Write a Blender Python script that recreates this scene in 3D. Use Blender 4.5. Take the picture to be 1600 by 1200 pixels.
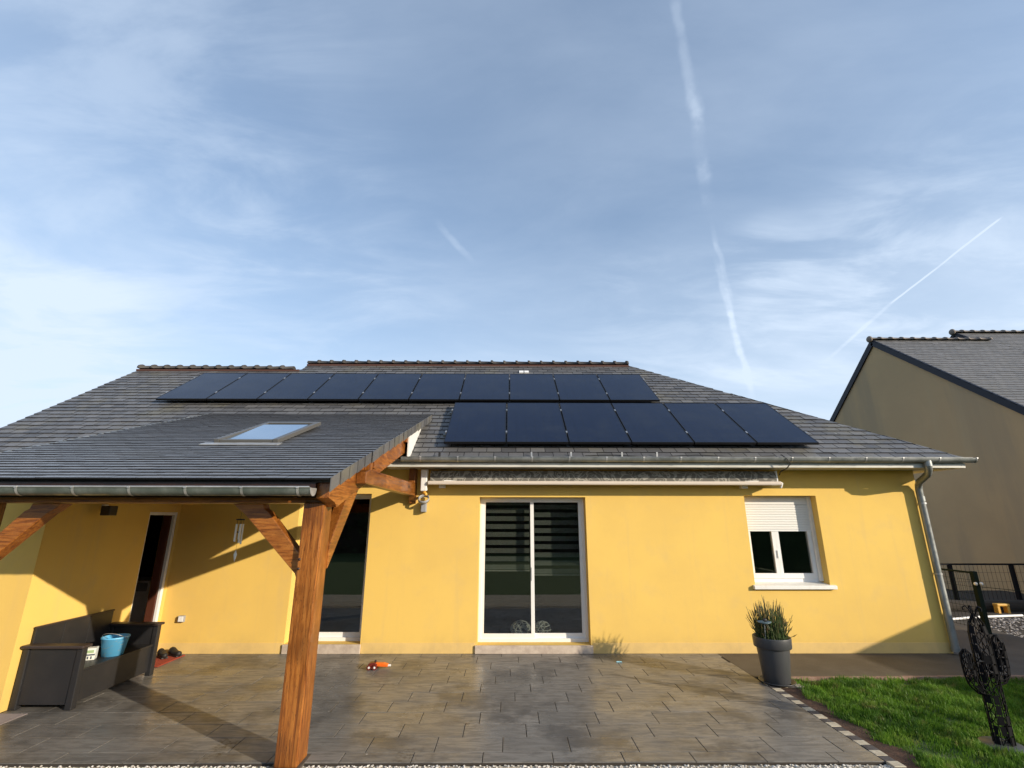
import bpy, bmesh, math, random
import numpy as np
from mathutils import Vector, Matrix, noise
random.seed(7); rng = np.random.default_rng(7)
S = bpy.context.scene
COL = S.collection
for o in list(bpy.data.objects): bpy.data.objects.remove(o)

# ------------------------------------------------------------------ camera
CAMZ = 1.95
cam = bpy.data.cameras.new('camera'); co = bpy.data.objects.new('camera', cam); COL.objects.link(co)
cam.sensor_width = 36; cam.lens = 747.6/1600*36; cam.clip_start = .05; cam.clip_end = 3000
th, yaw, rol = math.radians(15.788), math.radians(.393), math.radians(.069)
fw = Vector((math.sin(yaw)*math.cos(th), math.cos(yaw)*math.cos(th), math.sin(th)))
r0 = Vector((math.cos(yaw), -math.sin(yaw), 0)); u0 = r0.cross(fw)
r1 = r0*math.cos(rol)+u0*math.sin(rol); u1 = u0*math.cos(rol)-r0*math.sin(rol)
mw = Matrix((r1, u1, -fw)).transposed().to_4x4(); mw.translation = (0, 0, CAMZ)
co.matrix_world = mw
S.camera = co
def project(p):
    d = Vector(p)-Vector((0, 0, CAMZ)); z = d.dot(fw)
    if z < .05: return None
    return 800+747.6*d.dot(r1)/z, 600-747.6*d.dot(u1)/z

# ------------------------------------------------------------------ world, sun, exposure
SUNV = Vector((1.50, -1.0, .55)).normalized()          # towards the sun
W = bpy.data.worlds.new('World'); S.world = W; W.use_nodes = True
nt = W.node_tree; nt.nodes.clear()
def N(t, tree=None, **k):
    n = (tree or nt).nodes.new(t)
    for a, b in k.items(): setattr(n, a, b)
    return n
def MATH(op, a, b=None, tree=None, clamp=False):
    tr = tree or nt; n = tr.nodes.new('ShaderNodeMath'); n.operation = op; n.use_clamp = clamp
    for i, v in enumerate((a, b)):
        if v is None: continue
        if isinstance(v, (int, float)): n.inputs[i].default_value = v
        else: tr.links.new(v, n.inputs[i])
    return n.outputs[0]
def RANGE(v, a, b, c=0., d=1., tree=None, smooth=True):
    tr = tree or nt; n = tr.nodes.new('ShaderNodeMapRange'); n.interpolation_type = 'SMOOTHSTEP' if smooth else 'LINEAR'
    tr.links.new(v, n.inputs[0])
    for i, x in enumerate((a, b, c, d)): n.inputs[1+i].default_value = x
    return n.outputs[0]
def VMATH(op, a, b=None, tree=None):
    tr = tree or nt; n = tr.nodes.new('ShaderNodeVectorMath'); n.operation = op
    for i, v in enumerate((a, b)):
        if v is None: continue
        if isinstance(v, (tuple, list, Vector)): n.inputs[i].default_value = tuple(v)
        else: tr.links.new(v, n.inputs[i])
    return n.outputs['Value'] if op in ('DOT_PRODUCT', 'LENGTH') else n.outputs[0]
def NOISE(vec, scale, detail=4, rough=.55, tree=None, dist=0.):
    tr = tree or nt; n = tr.nodes.new('ShaderNodeTexNoise'); n.inputs['Scale'].default_value = scale
    n.inputs['Detail'].default_value = detail; n.inputs['Roughness'].default_value = rough; n.inputs['Distortion'].default_value = dist
    if vec is not None: tr.links.new(vec, n.inputs['Vector'])
    return n.outputs[0]
def MIX(f, a, b, tree=None, mode='MIX'):
    tr = tree or nt; n = tr.nodes.new('ShaderNodeMix'); n.data_type = 'RGBA'; n.blend_type = mode
    for i, v in ((0, f), (6, a), (7, b)):
        if isinstance(v, (int, float)): n.inputs[i].default_value = v
        elif isinstance(v, (tuple, list)): n.inputs[i].default_value = tuple(v)+((1,) if len(v) == 3 else ())
        else: tr.links.new(v, n.inputs[i])
    return n.outputs[2]

SKY_STRENGTH = .15
sky = N('ShaderNodeTexSky', sky_type='NISHITA', sun_disc=False)
sky.sun_elevation = math.asin(SUNV.z); sky.sun_rotation = math.atan2(SUNV.x, SUNV.y)
sky.air_density = 1.0; sky.dust_density = 1.2; sky.ozone_density = 2.0; sky.altitude = 50
tc = N('ShaderNodeTexCoord'); D = tc.outputs['Generated']
sp = N('ShaderNodeSeparateXYZ'); nt.links.new(D, sp.inputs[0])
zc = MATH('MAXIMUM', sp.outputs[2], 0.0)
inv = MATH('DIVIDE', 1.0, MATH('ADD', zc, .12))
pl = N('ShaderNodeCombineXYZ')
nt.links.new(MATH('MULTIPLY', sp.outputs[0], inv), pl.inputs[0]); nt.links.new(MATH('MULTIPLY', sp.outputs[1], inv), pl.inputs[1])
mp = N('ShaderNodeMapping'); nt.links.new(pl.outputs[0], mp.inputs[0])
mp.inputs['Rotation'].default_value = (0, 0, math.radians(28)); mp.inputs['Scale'].default_value = (.5, 1.0, 1)
n1 = NOISE(mp.outputs[0], .9, 7, .55, dist=.5)
n2 = NOISE(mp.outputs[0], 3.4, 6, .6, dist=.5)
cl = MATH('ADD', MATH('MULTIPLY', n1, .8), MATH('MULTIPLY', n2, .2))
thin = MATH('ADD', RANGE(cl, .34, .70, 0, .24), .25)
low = RANGE(zc, .0, .62, 1, 0)
haze = MATH('MULTIPLY', MATH('POWER', low, 1.1), .60)
fac = MATH('ADD', thin, haze)
puff = MATH('MULTIPLY', RANGE(n1, .52, .66, 0, .22), RANGE(zc, .62, .1, 0, 1))
fac = MATH('ADD', fac, puff)
def pxdir(x, y):
    return (r1*((x-800)/747.6)-u1*((y-600)/747.6)+fw).normalized()
def trail(a, b, w, amt, brk=.0, f0=.05):
    """a vapour trail: a band along the great circle through two directions"""
    A, B = pxdir(*a), pxdir(*b); n = A.cross(B).normalized(); t = n.cross(A).normalized()
    wob = MATH('MULTIPLY', MATH('SUBTRACT', NOISE(D, 22, 3), .5), w*1.6)
    dist = MATH('ABSOLUTE', MATH('ADD', VMATH('DOT_PRODUCT', D, n), wob))
    L = math.atan2(B.dot(t), B.dot(A))
    s = MATH('DIVIDE', MATH('ARCTAN2', VMATH('DOT_PRODUCT', D, t), VMATH('DOT_PRODUCT', D, A)), L)
    band = RANGE(dist, w*.15, w, 1, 0)
    ends = MATH('MULTIPLY', RANGE(s, -f0, f0, 0, 1), RANGE(s, 1-f0, 1+f0, 1, 0))
    br = RANGE(NOISE(D, 14, 4), .38, .62, 1-brk, 1)
    return MATH('MULTIPLY', MATH('MULTIPLY', MATH('MULTIPLY', band, ends), br), amt)
def wisp(c, rad, amt, lo=.40, hi=.66):
    d = VMATH('DOT_PRODUCT', D, pxdir(*c))
    return MATH('MULTIPLY', MATH('MULTIPLY', RANGE(d, math.cos(rad), 1, 0, 1), RANGE(n2, lo, hi, 0, 1)), amt)
for w_ in (((-40, 620), .32, .22, .34, .66), ((1300, 455), .20, .17), ((1190, 405), .10, .18), ((1560, 400), .28, .18), ((1050, 520), .25, .10), ((150, 60), .5, .14), ((500, 440), .3, .10)):
    fac = MATH('ADD', fac, wisp(*w_))
for tr_ in (((1053, 0), (1092, 215), .0115, .12, .85), ((1082, 150), (1106, 310), .015, .18, .85, .3), ((1115, 360), (1142, 470), .007, .20, .7, .25), ((1124, 425), (1170, 600), .0085, .42, .7, .2),
            ((1561, 343), (1395, 472), .0019, .42, .5), ((1395, 472), (1300, 555), .004, .16, .6, .2), ((690, 355), (735, 405), .010, .13, .6, .3)):
    fac = MATH('ADD', fac, trail(*tr_))
fac = MATH('MINIMUM', fac, .97)
skyc = N('ShaderNodeHueSaturation'); nt.links.new(sky.outputs[0], skyc.inputs['Color']); skyc.inputs['Saturation'].default_value = 1.25
CLOUD = (4.15, 4.85, 5.8)
out = MIX(fac, skyc.outputs[0], CLOUD)
bg = N('ShaderNodeBackground'); nt.links.new(out, bg.inputs[0]); bg.inputs[1].default_value = SKY_STRENGTH
wo = N('ShaderNodeOutputWorld'); nt.links.new(bg.outputs[0], wo.inputs[0])

sun = bpy.data.lights.new('sun', 'SUN'); so = bpy.data.objects.new('sun', sun); COL.objects.link(so)
sun.energy = 4.6; sun.angle = math.radians(.55); sun.color = (1.0, .87, .68)
so.rotation_euler = SUNV.to_track_quat('Z', 'Y').to_euler(); so.location = (20, -15, 12)
vs = S.view_settings; vs.view_transform = 'Standard'; vs.look = 'None'; vs.exposure = 0.32; vs.gamma = 1; vs.use_curve_mapping = False
S.render.engine = 'CYCLES'
S.cycles.max_bounces = 8; S.cycles.diffuse_bounces = 4; S.cycles.glossy_bounces = 4; S.cycles.transparent_max_bounces = 12
S.cycles.caustics_reflective = False; S.cycles.caustics_refractive = False

# ------------------------------------------------------------------ materials
def mat(name, col, rough=.6, metal=0., spec=.5, build=None, coat=0.):
    m = bpy.data.materials.new(name); m.use_nodes = True; t = m.node_tree
    b = t.nodes['Principled BSDF']
    b.inputs['Base Color'].default_value = (*col, 1); b.inputs['Roughness'].default_value = rough
    b.inputs['Metallic'].default_value = metal; b.inputs['Specular IOR Level'].default_value = spec
    b.inputs['Coat Weight'].default_value = coat
    if build: build(t, b)
    return m
def pos(t): return t.nodes.new('ShaderNodeNewGeometry').outputs['Position']
def objc(t): return t.nodes.new('ShaderNodeTexCoord').outputs['Object']
def scaled(t, v, s, rot=(0, 0, 0)):
    n = t.nodes.new('ShaderNodeMapping'); n.inputs['Scale'].default_value = s; n.inputs['Rotation'].default_value = rot
    t.links.new(v, n.inputs[0]); return n.outputs[0]
def ramp(t, v, stops):
    n = t.nodes.new('ShaderNodeValToRGB'); e = n.color_ramp.elements
    while len(e) < len(stops): e.new(.5)
    for x, (p, c) in zip(e, stops): x.position = p; x.color = (*c, 1)
    t.links.new(v, n.inputs[0]); return n.outputs[0]
def bump(t, b, h, strength=.3, dist=.01):
    n = t.nodes.new('ShaderNodeBump'); n.inputs['Strength'].default_value = strength; n.inputs['Distance'].default_value = dist
    t.links.new(h, n.inputs['Height']); t.links.new(n.outputs[0], b.inputs['Normal'])
def rnd(t):
    """0..1 per piece: per mesh island plus per object"""
    g = t.nodes.new('ShaderNodeNewGeometry').outputs['Random Per Island']; o = t.nodes.new('ShaderNodeObjectInfo').outputs['Random']
    return MATH('FRACT', MATH('ADD', g, o, t), None, t)
def L(t, a, b): t.links.new(a, b)

def b_stucco(c1, c2, stain):
    def f(t, b):
        p = pos(t)
        big = NOISE(p, .55, 5, .6, t); mid = NOISE(p, 3.0, 5, .6, t); fine = NOISE(p, 140, 3, .7, t)
        c = MIX(RANGE(big, .35, .65, 0, 1, t), c1, c2, t)
        c = MIX(RANGE(mid, .50, .76, 0, .24, t), c, stain, t)
        st = NOISE(scaled(t, p, (3.5, 3.5, .22)), 1.6, 5, .65, t)
        c = MIX(RANGE(st, .52, .74, 0, .26, t), c, stain, t)
        s = t.nodes.new('ShaderNodeSeparateXYZ'); L(t, p, s.inputs[0])
        damp = MATH('MULTIPLY', RANGE(s.outputs[2], .34, .0, 0, 1, t), RANGE(NOISE(p, 2.2, 6, .7, t), .40, .72, .08, .38, t), t)
        c = MIX(damp, c, tuple(x*.62 for x in stain), t)
        c = MIX(RANGE(fine, .3, .7, 0, .22, t), c, tuple(x*.75 for x in c1), t)
        L(t, c, b.inputs['Base Color']); bump(t, b, MATH('ADD', fine, MATH('MULTIPLY', NOISE(p, 30, 3, .6, t), .6, t), t), .30, .004)
    return f
M = {}
M['stucco'] = mat('yellow_render', (.72, .45, .10), .92, spec=.25, build=b_stucco((.82, .555, .145), (.745, .50, .14), (.62, .44, .21)))
M['plinth'] = mat('yellow_plinth', (.72, .47, .14), .9, spec=.25, build=b_stucco((.79, .55, .20), (.72, .50, .19), (.56, .42, .23)))
M['grey_wall'] = mat('neighbour_render', (.46, .40, .29), .93, spec=.2, build=None)
def b_gwall(t, b):
    p = pos(t)
    c = MIX(RANGE(NOISE(p, .35, 5, .6, t), .35, .65, 0, 1, t), (.48, .35, .20), (.41, .305, .18), t)
    st = NOISE(scaled(t, p, (1, .75, .09)), 1.3, 5, .6, t)
    c = MIX(RANGE(st, .50, .68, 0, .42, t), c, (.27, .23, .17), t)
    c = MIX(RANGE(NOISE(scaled(t, p, (1, 1.3, .16)), 1.0, 4, .6, t), .52, .72, 0, .35, t), c, (.43, .34, .21), t)
    c = MIX(RANGE(NOISE(p, 60, 3, .6, t), .3, .7, 0, .1, t), c, (.25, .2, .14), t)
    L(t, c, b.inputs['Base Color']); bump(t, b, NOISE(p, 90, 3, .6, t), .3, .005)
b_gwall(M['grey_wall'].node_tree, M['grey_wall'].node_tree.nodes['Principled BSDF'])

def b_slate(c1, c2, moss, mossamt, mscale=1.1, r0_=.34):
    def f(t, b):
        p = pos(t); r = rnd(t)
        c = MIX(r, c1, c2, t)
        c = MIX(RANGE(NOISE(p, 9, 5, .65, t), .42, .7, 0, .35, t), c, tuple(x*1.5 for x in c1), t)
        c = MIX(RANGE(NOISE(p, mscale, 5, .65, t), .48, .66, 0, mossamt, t), c, moss, t)
        spots = t.nodes.new('ShaderNodeTexVoronoi'); spots.inputs['Scale'].default_value = 5.0; L(t, p, spots.inputs['Vector'])
        sz = MATH('MULTIPLY', RANGE(NOISE(p, 3, 2, .5, t), .56, .66, 0, 1, t), .09, t)
        lich = MATH('LESS_THAN', spots.outputs['Distance'], sz, t)
        c = MIX(MATH('MULTIPLY', lich, .6, t), c, (.38, .38, .34), t)
        L(t, c, b.inputs['Base Color'])
        L(t, RANGE(NOISE(p, 14, 4, .6, t), .3, .7, r0_, r0_+.2, t), b.inputs['Roughness'])
        bump(t, b, NOISE(scaled(t, p, (1, 1, 1)), 45, 4, .6, t), .25, .004)
    return f
M['slate'] = mat('slate_main', (.07, .07, .075), .45, build=b_slate((.076, .076, .080), (.145, .142, .142), (.145, .135, .105), .75))
M['slate2'] = mat('slate_carport', (.07, .07, .08), .4, build=b_slate((.125, .130, .140), (.178, .182, .193), (.15, .148, .138), .4, 1.1, .28))
M['slate3'] = mat('slate_neighbour', (.09, .09, .09), .5, build=b_slate((.115, .113, .112), (.155, .15, .148), (.12, .115, .10), .4, .7, .45))
M['slate_edge_shade'] = mat('slate_gap_shade', (.012, .012, .014), .85, spec=.2)  # near-black edges paint in the shadow gaps under the slate tails
M['underlay'] = mat('roof_deck', (.02, .02, .022), .8)
def b_ridge(t, b):
    p = pos(t); r = rnd(t)
    c = MIX(r, (.036, .033, .031), (.062, .056, .051), t)
    c = MIX(RANGE(NOISE(p, 16, 4, .6, t), .5, .68, 0, .5, t), c, (.085, .08, .07), t)
    L(t, c, b.inputs['Base Color'])
M['ridge'] = mat('ridge_clay', (.1, .08, .07), .75, build=b_ridge)
M['mortar'] = mat('ridge_mortar', (.075, .032, .024), .9)
M['ridge_pale'] = mat('pale_ridge_clay', (.19, .16, .14), .8)

def b_wood(c1, c2, c3, axis):
    sc = {'x': (.35, 5, 5), 'y': (5, .35, 5), 'z': (5, 5, .3)}[axis]
    def f(t, b):
        p = scaled(t, pos(t), sc)
        n = NOISE(p, 6, 7, .6, t, 1.6); big = NOISE(pos(t), 1.7, 3, .5, t)
        c = ramp(t, n, ((.30, c3), (.46, c1), (.60, c2), (.78, c1)))
        c = MIX(RANGE(big, .42, .62, 0, .55, t), c, tuple(x*.42 for x in c1), t)
        fi = NOISE(scaled(t, pos(t), tuple(x*4 for x in sc)), 7, 4, .6, t, .6)
        c = MIX(RANGE(fi, .52, .68, 0, .55, t), c, c3, t)
        ck = NOISE(scaled(t, pos(t), tuple(x*1.6 for x in sc)), 9, 2, .5, t, .2)
        c = MIX(RANGE(MATH('ABSOLUTE', MATH('SUBTRACT', ck, .5, t), None, t), 0, .012, .8, 0, t), c, tuple(x*.3 for x in c3), t)
        v = t.nodes.new('ShaderNodeTexVoronoi'); v.inputs['Scale'].default_value = 2.2; L(t, scaled(t, pos(t), {'x': (.5, 1.6, 1.6), 'y': (1.6, .5, 1.6), 'z': (1.6, 1.6, .6)}[axis]), v.inputs['Vector'])
        c = MIX(RANGE(v.outputs['Distance'], .05, .13, .75, 0, t), c, tuple(x*.25 for x in c3), t)
        L(t, c, b.inputs['Base Color'])
        L(t, RANGE(n, .3, .7, .28, .46, t), b.inputs['Roughness'])
        bump(t, b, n, .25, .004)
    return f
for ax in 'xyz':
    M['wood_'+ax] = mat('varnished_timber_'+ax, (.3, .11, .03), .4, build=b_wood((.265, .083, .013), (.40, .150, .026), (.070, .020, .006), ax), coat=.15)
M['board'] = mat('varnished_soffit_board', (.12, .05, .02), .5, build=b_wood((.030, .012, .007), (.045, .018, .010), (.015, .006, .004), 'y'))  # boards darkened to put the under-gutter shade into their colour

def b_metal(c1, c2, r_=.45, s_=4):
    def f(t, b):
        p = pos(t)
        n = NOISE(scaled(t, p, (1, 1, .5)), s_, 6, .65, t)
        L(t, MIX(RANGE(n, .35, .68, 0, 1, t), c1, c2, t), b.inputs['Base Color'])
        L(t, RANGE(NOISE(p, 11, 4, .6, t), .3, .7, r_-.1, r_+.15, t), b.inputs['Roughness'])
    return f
M['zinc'] = mat('weathered_zinc', (.3, .31, .31), .45, .6, build=b_metal((.19, .205, .205), (.33, .345, .345)))
M['zinc_dark'] = mat('weathered_zinc_algae', (.1, .12, .1), .5, .15, build=b_metal((.085, .105, .095), (.16, .18, .17), .42, 6))
M['zinc_light'] = mat('bright_zinc', (.45, .46, .46), .4, .6, build=b_metal((.38, .385, .385), (.52, .52, .52)))
M['pvc'] = mat('white_pvc', (.80, .80, .79), .35, build=lambda t, b: (L(t, MIX(RANGE(NOISE(pos(t), 5, 4, .6, t), .4, .8, 0, .15, t), (.80, .80, .79), (.6, .58, .53), t), b.inputs['Base Color'])))
M['soffit'] = mat('grey_white_soffit', (.6, .59, .55), .5, build=lambda t, b: (L(t, MIX(RANGE(NOISE(scaled(t, pos(t), (.6, 4, 4)), 3, 5, .65, t), .35, .75, 0, .6, t), (.62, .61, .57), (.36, .35, .31), t), b.inputs['Base Color'])))
M['sill'] = mat('stone_sill', (.5, .42, .34), .8, build=lambda t, b: (L(t, MIX(RANGE(NOISE(pos(t), 7, 6, .7, t), .35, .7, 0, 1, t), (.56, .47, .38), (.40, .32, .26), t), b.inputs['Base Color'])))
M['sill_white'] = mat('white_sill', (.76, .75, .72), .6, build=lambda t, b: (L(t, MIX(RANGE(NOISE(pos(t), 6, 6, .7, t), .45, .75, 0, .4, t), (.78, .77, .74), (.55, .53, .47), t), b.inputs['Base Color'])))
M['black_metal'] = mat('black_painted_metal', (.006, .006, .008), .7, 0., .12)
M['fence_green'] = mat('dark_green_fence', (.010, .017, .012), .8, spec=.1)
M['black_rubber'] = mat('black_rubber', (.014, .013, .013), .6)
M['verge_blue'] = mat('dark_blue_bargeboard', (.006, .008, .018), .5, spec=.3)
M['skylight_frame'] = mat('grey_aluminium', (.15, .145, .135), .42, .4)
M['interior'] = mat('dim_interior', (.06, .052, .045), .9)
M['int_door'] = mat('red_brown_door', (.085, .026, .014), .5)
M['appliance'] = mat('white_appliance', (.8, .79, .77), .35)
def glass(name, tint, refl_tint=(1, 1, 1)):
    m = bpy.data.materials.new(name); m.use_nodes = True; t = m.node_tree; t.nodes.clear()
    tr = t.nodes.new('ShaderNodeBsdfTransparent'); tr.inputs[0].default_value = (*tint, 1)
    gl = t.nodes.new('ShaderNodeBsdfGlossy'); gl.inputs['Roughness'].default_value = .008; gl.inputs[0].default_value = (*refl_tint, 1)
    fr = t.nodes.new('ShaderNodeFresnel'); L(t, RANGE(t.nodes.new('ShaderNodeNewGeometry').outputs['Backfacing'], 0, 1, 1.6, 1/1.6, t, False), fr.inputs[0])
    n = t.nodes.new('ShaderNodeBump'); n.inputs['Strength'].default_value = .015; n.inputs['Distance'].default_value = .02
    L(t, NOISE(pos(t), 1.6, 2, .5, t), n.inputs['Height']); L(t, n.outputs[0], gl.inputs['Normal']); 
    mx = t.nodes.new('ShaderNodeMixShader'); L(t, MATH('MULTIPLY', fr.outputs[0], 1.6, t, True), mx.inputs[0]); L(t, tr.outputs[0], mx.inputs[1]); L(t, gl.outputs[0], mx.inputs[2])
    o = t.nodes.new('ShaderNodeOutputMaterial'); L(t, mx.outputs[0], o.inputs[0]); return m
M['glass'] = glass('tinted_window_glass', (.64, .66, .64))
M['roofglass'] = mat('roof_window_glass', (.30, .42, .55), .03, .7, spec=1.0)
M['roofglass'].node_tree.nodes['Principled BSDF'].inputs['IOR'].default_value = 2.2
M['cream'] = mat('cream_aluminium', (.60, .53, .46), .45)
M['blind'] = mat('grey_blind_fabric', (.30, .315, .295), .9)
M['blind_edge'] = mat('pale_blind_rail', (.6, .6, .57), .6)
def b_pv(t, b):
    p = objc(t); s = t.nodes.new('ShaderNodeSeparateXYZ'); L(t, p, s.inputs[0])
    # fine cell grid, barely visible under the glass
    gx = MATH('ABSOLUTE', MATH('SUBTRACT', MATH('FRACT', MATH('DIVIDE', s.outputs[0], .162, t), None, t), .5, t), None, t)
    gy = MATH('ABSOLUTE', MATH('SUBTRACT', MATH('FRACT', MATH('DIVIDE', s.outputs[1], .162, t), None, t), .5, t), None, t)
    g = RANGE(MATH('MAXIMUM', gx, gy, t), .48, .495, 0, 1, t)
    c = MIX(g, (.006, .012, .034), (.003, .005, .013), t)
    c = MIX(RANGE(NOISE(pos(t), 2.2, 6, .72, t), .42, .72, 0, .45, t), c, (.020, .026, .042), t)
    L(t, c, b.inputs['Base Color'])
    L(t, RANGE(NOISE(pos(t), 2.4, 5, .65, t), .35, .7, .12, .24, t), b.inputs['Roughness'])
M['pv'] = mat('solar_cell_glass', (.008, .011, .02), .16, spec=.22, build=b_pv)
M['pv_frame'] = mat('black_anodised_frame', (.008, .008, .010), .4, .3)
M['clamp'] = mat('aluminium_clamp', (.55, .55, .55), .35, .8)

def b_tile(t, b):
    p = pos(t); o = t.nodes.new('ShaderNodeObjectInfo').outputs['Random']
    cx = t.nodes.new('ShaderNodeCombineXYZ'); L(t, MATH('MULTIPLY', o, 37, t), cx.inputs[0]); L(t, MATH('MULTIPLY', o, 91, t), cx.inputs[1])
    q = VMATH('ADD', p, cx.outputs[0], t)
    streak = NOISE(scaled(t, q, (1.6, 9, 1)), 2.4, 7, .65, t, .8)
    c = MIX(o, (.182, .172, .157), (.232, .218, .199), t)
    c = MIX(RANGE(streak, .38, .66, 0, .85, t), c, (.124, .117, .108), t)
    c = MIX(RANGE(NOISE(p, 1.1, 6, .7, t), .48, .62, 0, .75, t), c, (.078, .074, .070), t)
    chalk = NOISE(scaled(t, q, (2.2, 6, 1)), 5.5, 6, .75, t, 1.0)
    c = MIX(RANGE(chalk, .58, .75, 0, .45, t), c, (.25, .235, .21), t)
    dirt = MATH('MULTIPLY', RANGE(NOISE(p, 1.7, 5, .6, t), .56, .70, 0, 1, t), RANGE(NOISE(p, 26, 5, .7, t), .46, .60, 0, .85, t), t)
    c = MIX(dirt, c, (.040, .033, .026), t)
    v = t.nodes.new('ShaderNodeTexVoronoi'); v.inputs['Scale'].default_value = 6.5; L(t, p, v.inputs['Vector'])
    c = MIX(MATH('LESS_THAN', v.outputs['Distance'], MATH('MULTIPLY', RANGE(NOISE(p, 2.7, 2, .5, t), .52, .62, 0, 1, t), .075, t), t), c, (.36, .34, .31), t)
    L(t, c, b.inputs['Base Color'])
    wet = NOISE(p, .8, 5, .65, t)
    r = MATH('ADD', RANGE(wet, .35, .65, .20, .40, t), MATH('MULTIPLY', RANGE(streak, .3, .7, 0, .18, t), 1.0, t), t)
    L(t, r, b.inputs['Roughness']); bump(t, b, streak, .22, .004)
M['tile'] = mat('wet_porcelain_tile', (.13, .12, .1), .3, build=b_tile, spec=.4)
M['grout'] = mat('dark_grout', (.034, .027, .021), .95)
def b_conc(t, b):
    p = pos(t)
    c = MIX(RANGE(NOISE(p, 1.4, 6, .65, t), .35, .65, 0, 1, t), (.056, .045, .034), (.088, .073, .057), t)
    c = MIX(RANGE(NOISE(scaled(t, p, (.6, 3, 1)), 3, 6, .7, t), .52, .7, 0, .6, t), c, (.045, .036, .027), t)
    c = MIX(RANGE(NOISE(p, 120, 3, .6, t), .4, .7, 0, .25, t), c, (.15, .13, .11), t)
    L(t, c, b.inputs['Base Color']); bump(t, b, NOISE(p, 70, 4, .6, t), .4, .004)
M['concrete'] = mat('brown_concrete', (.13, .11, .09), .7, build=b_conc)
M['paver_pink'] = mat('pinkish_edging', (.28, .17, .12), .85, build=lambda t, b: L(t, MIX(RANGE(NOISE(pos(t), 6, 6, .7, t), .35, .65, 0, 1, t), (.20, .115, .08), (.32, .21, .16), t), b.inputs['Base Color']))
M['slab'] = mat('grey_slab', (.28, .23, .22), .8, build=lambda t, b: L(t, MIX(RANGE(NOISE(pos(t), 4, 6, .7, t), .35, .65, 0, 1, t), (.24, .20, .19), (.32, .27, .26), t), b.inputs['Base Color']))
M['stone_light'] = mat('cream_border_stone', (.5, .44, .33), .85, build=lambda t, b: L(t, MIX(RANGE(NOISE(pos(t), 14, 5, .7, t), .35, .65, 0, 1, t), (.56, .50, .38), (.40, .34, .25), t), b.inputs['Base Color']))
M['stone_dark'] = mat('charcoal_border_stone', (.07, .06, .06), .8, build=lambda t, b: L(t, MIX(RANGE(NOISE(pos(t), 14, 5, .7, t), .35, .65, 0, 1, t), (.05, .045, .045), (.10, .088, .085), t), b.inputs['Base Color']))
M['soil'] = mat('bare_soil', (.08, .04, .025), .95, build=lambda t, b: (L(t, MIX(RANGE(NOISE(pos(t), 9, 6, .7, t), .35, .65, 0, 1, t), (.085, .040, .024), (.045, .025, .016), t), b.inputs['Base Color']), bump(t, b, NOISE(pos(t), 25, 6, .7, t), .8, .02)))
def b_pebble(c1, c2):
    def f(t, b):
        L(t, MIX(rnd(t), c1, c2, t), b.inputs['Base Color'])
    return f
M['dark_soil'] = mat('dark_wet_soil', (.034, .027, .021), .95)
M['pebble'] = mat('white_gravel', (.6, .57, .5), .8, build=b_pebble((.72, .69, .63), (.42, .38, .32)))
M['pebble_grey'] = mat('grey_gravel', (.4, .38, .36), .8, build=b_pebble((.46, .43, .41), (.09, .075, .065)))
def b_grass(t, b):
    p = pos(t)
    c = MIX(rnd(t), (.085, .20, .018), (.18, .32, .034), t)
    c = MIX(RANGE(NOISE(p, 3.2, 4, .6, t), .5, .7, 0, .7, t), c, (.20, .27, .05), t)
    c = MIX(RANGE(NOISE(p, 1.7, 4, .6, t), .42, .62, 0, .75, t), c, (.045, .12, .012), t)
    c = MIX(RANGE(NOISE(p, 6.5, 3, .6, t), .56, .70, 0, .7, t), c, (.22, .19, .075), t)
    L(t, c, b.inputs['Base Color'])
    tl = t.nodes.new('ShaderNodeBsdfTranslucent'); L(t, c, tl.inputs[0]); mx = t.nodes.new('ShaderNodeMixShader'); mx.inputs[0].default_value = .35; L(t, b.outputs[0], mx.inputs[1]); L(t, tl.outputs[0], mx.inputs[2]); L(t, mx.outputs[0], t.nodes['Material Output'].inputs[0])
M['grass'] = mat('lawn_blades', (.07, .14, .02), .5, build=b_grass, spec=.3)
M['turf'] = mat('turf_soil', (.05, .06, .02), .95, build=lambda t, b: L(t, MIX(RANGE(NOISE(pos(t), 5, 6, .7, t), .35, .65, 0, 1, t), (.055, .10, .02), (.085, .12, .035), t), b.inputs['Base Color']))
M['bench'] = mat('charcoal_resin', (.034, .034, .036), .45, build=lambda t, b: (L(t, MIX(RANGE(NOISE(pos(t), 4, 5, .6, t), .4, .7, 0, 1, t), (.017, .017, .019), (.023, .022, .023), t), b.inputs['Base Color'])))
M['bench_edge'] = mat('worn_brown_edge', (.040, .028, .025), .45)
M['bucket'] = mat('sky_blue_plastic', (.12, .45, .78), .38, build=lambda t, b: L(t, MIX(RANGE(NOISE(scaled(t, pos(t), (5, 5, 18)), 2.2, 6, .7, t), .54, .66, 0, .75, t), (.12, .46, .78), (.45, .50, .50), t), b.inputs['Base Color']))
M['white_card'] = mat('white_carton', (.72, .73, .68), .6)
M['ink'] = mat('dark_print', (.05, .07, .10), .6)
M['green_print'] = mat('green_print', (.30, .42, .22), .6)
M['red_mat'] = mat('red_doormat', (.34, .050, .022), .95, build=lambda t, b: bump(t, b, NOISE(pos(t), 160, 3, .6, t), .8, .01))
M['orange'] = mat('orange_plastic', (.80, .15, .014), .35)
M['orange_dark'] = mat('dark_red_plastic', (.14, .018, .010), .4)
M['pale_blue'] = mat('pale_blue_plastic', (.30, .58, .68), .4)
M['grey_plastic'] = mat('grey_plastic', (.30, .31, .33), .45)
M['pot'] = mat('anthracite_plastic', (.055, .057, .062), .42, build=lambda t, b: bump(t, b, NOISE(pos(t), 60, 3, .6, t), .1, .003))
M['pot_soil'] = mat('potting_soil', (.03, .02, .013), .95)
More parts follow.
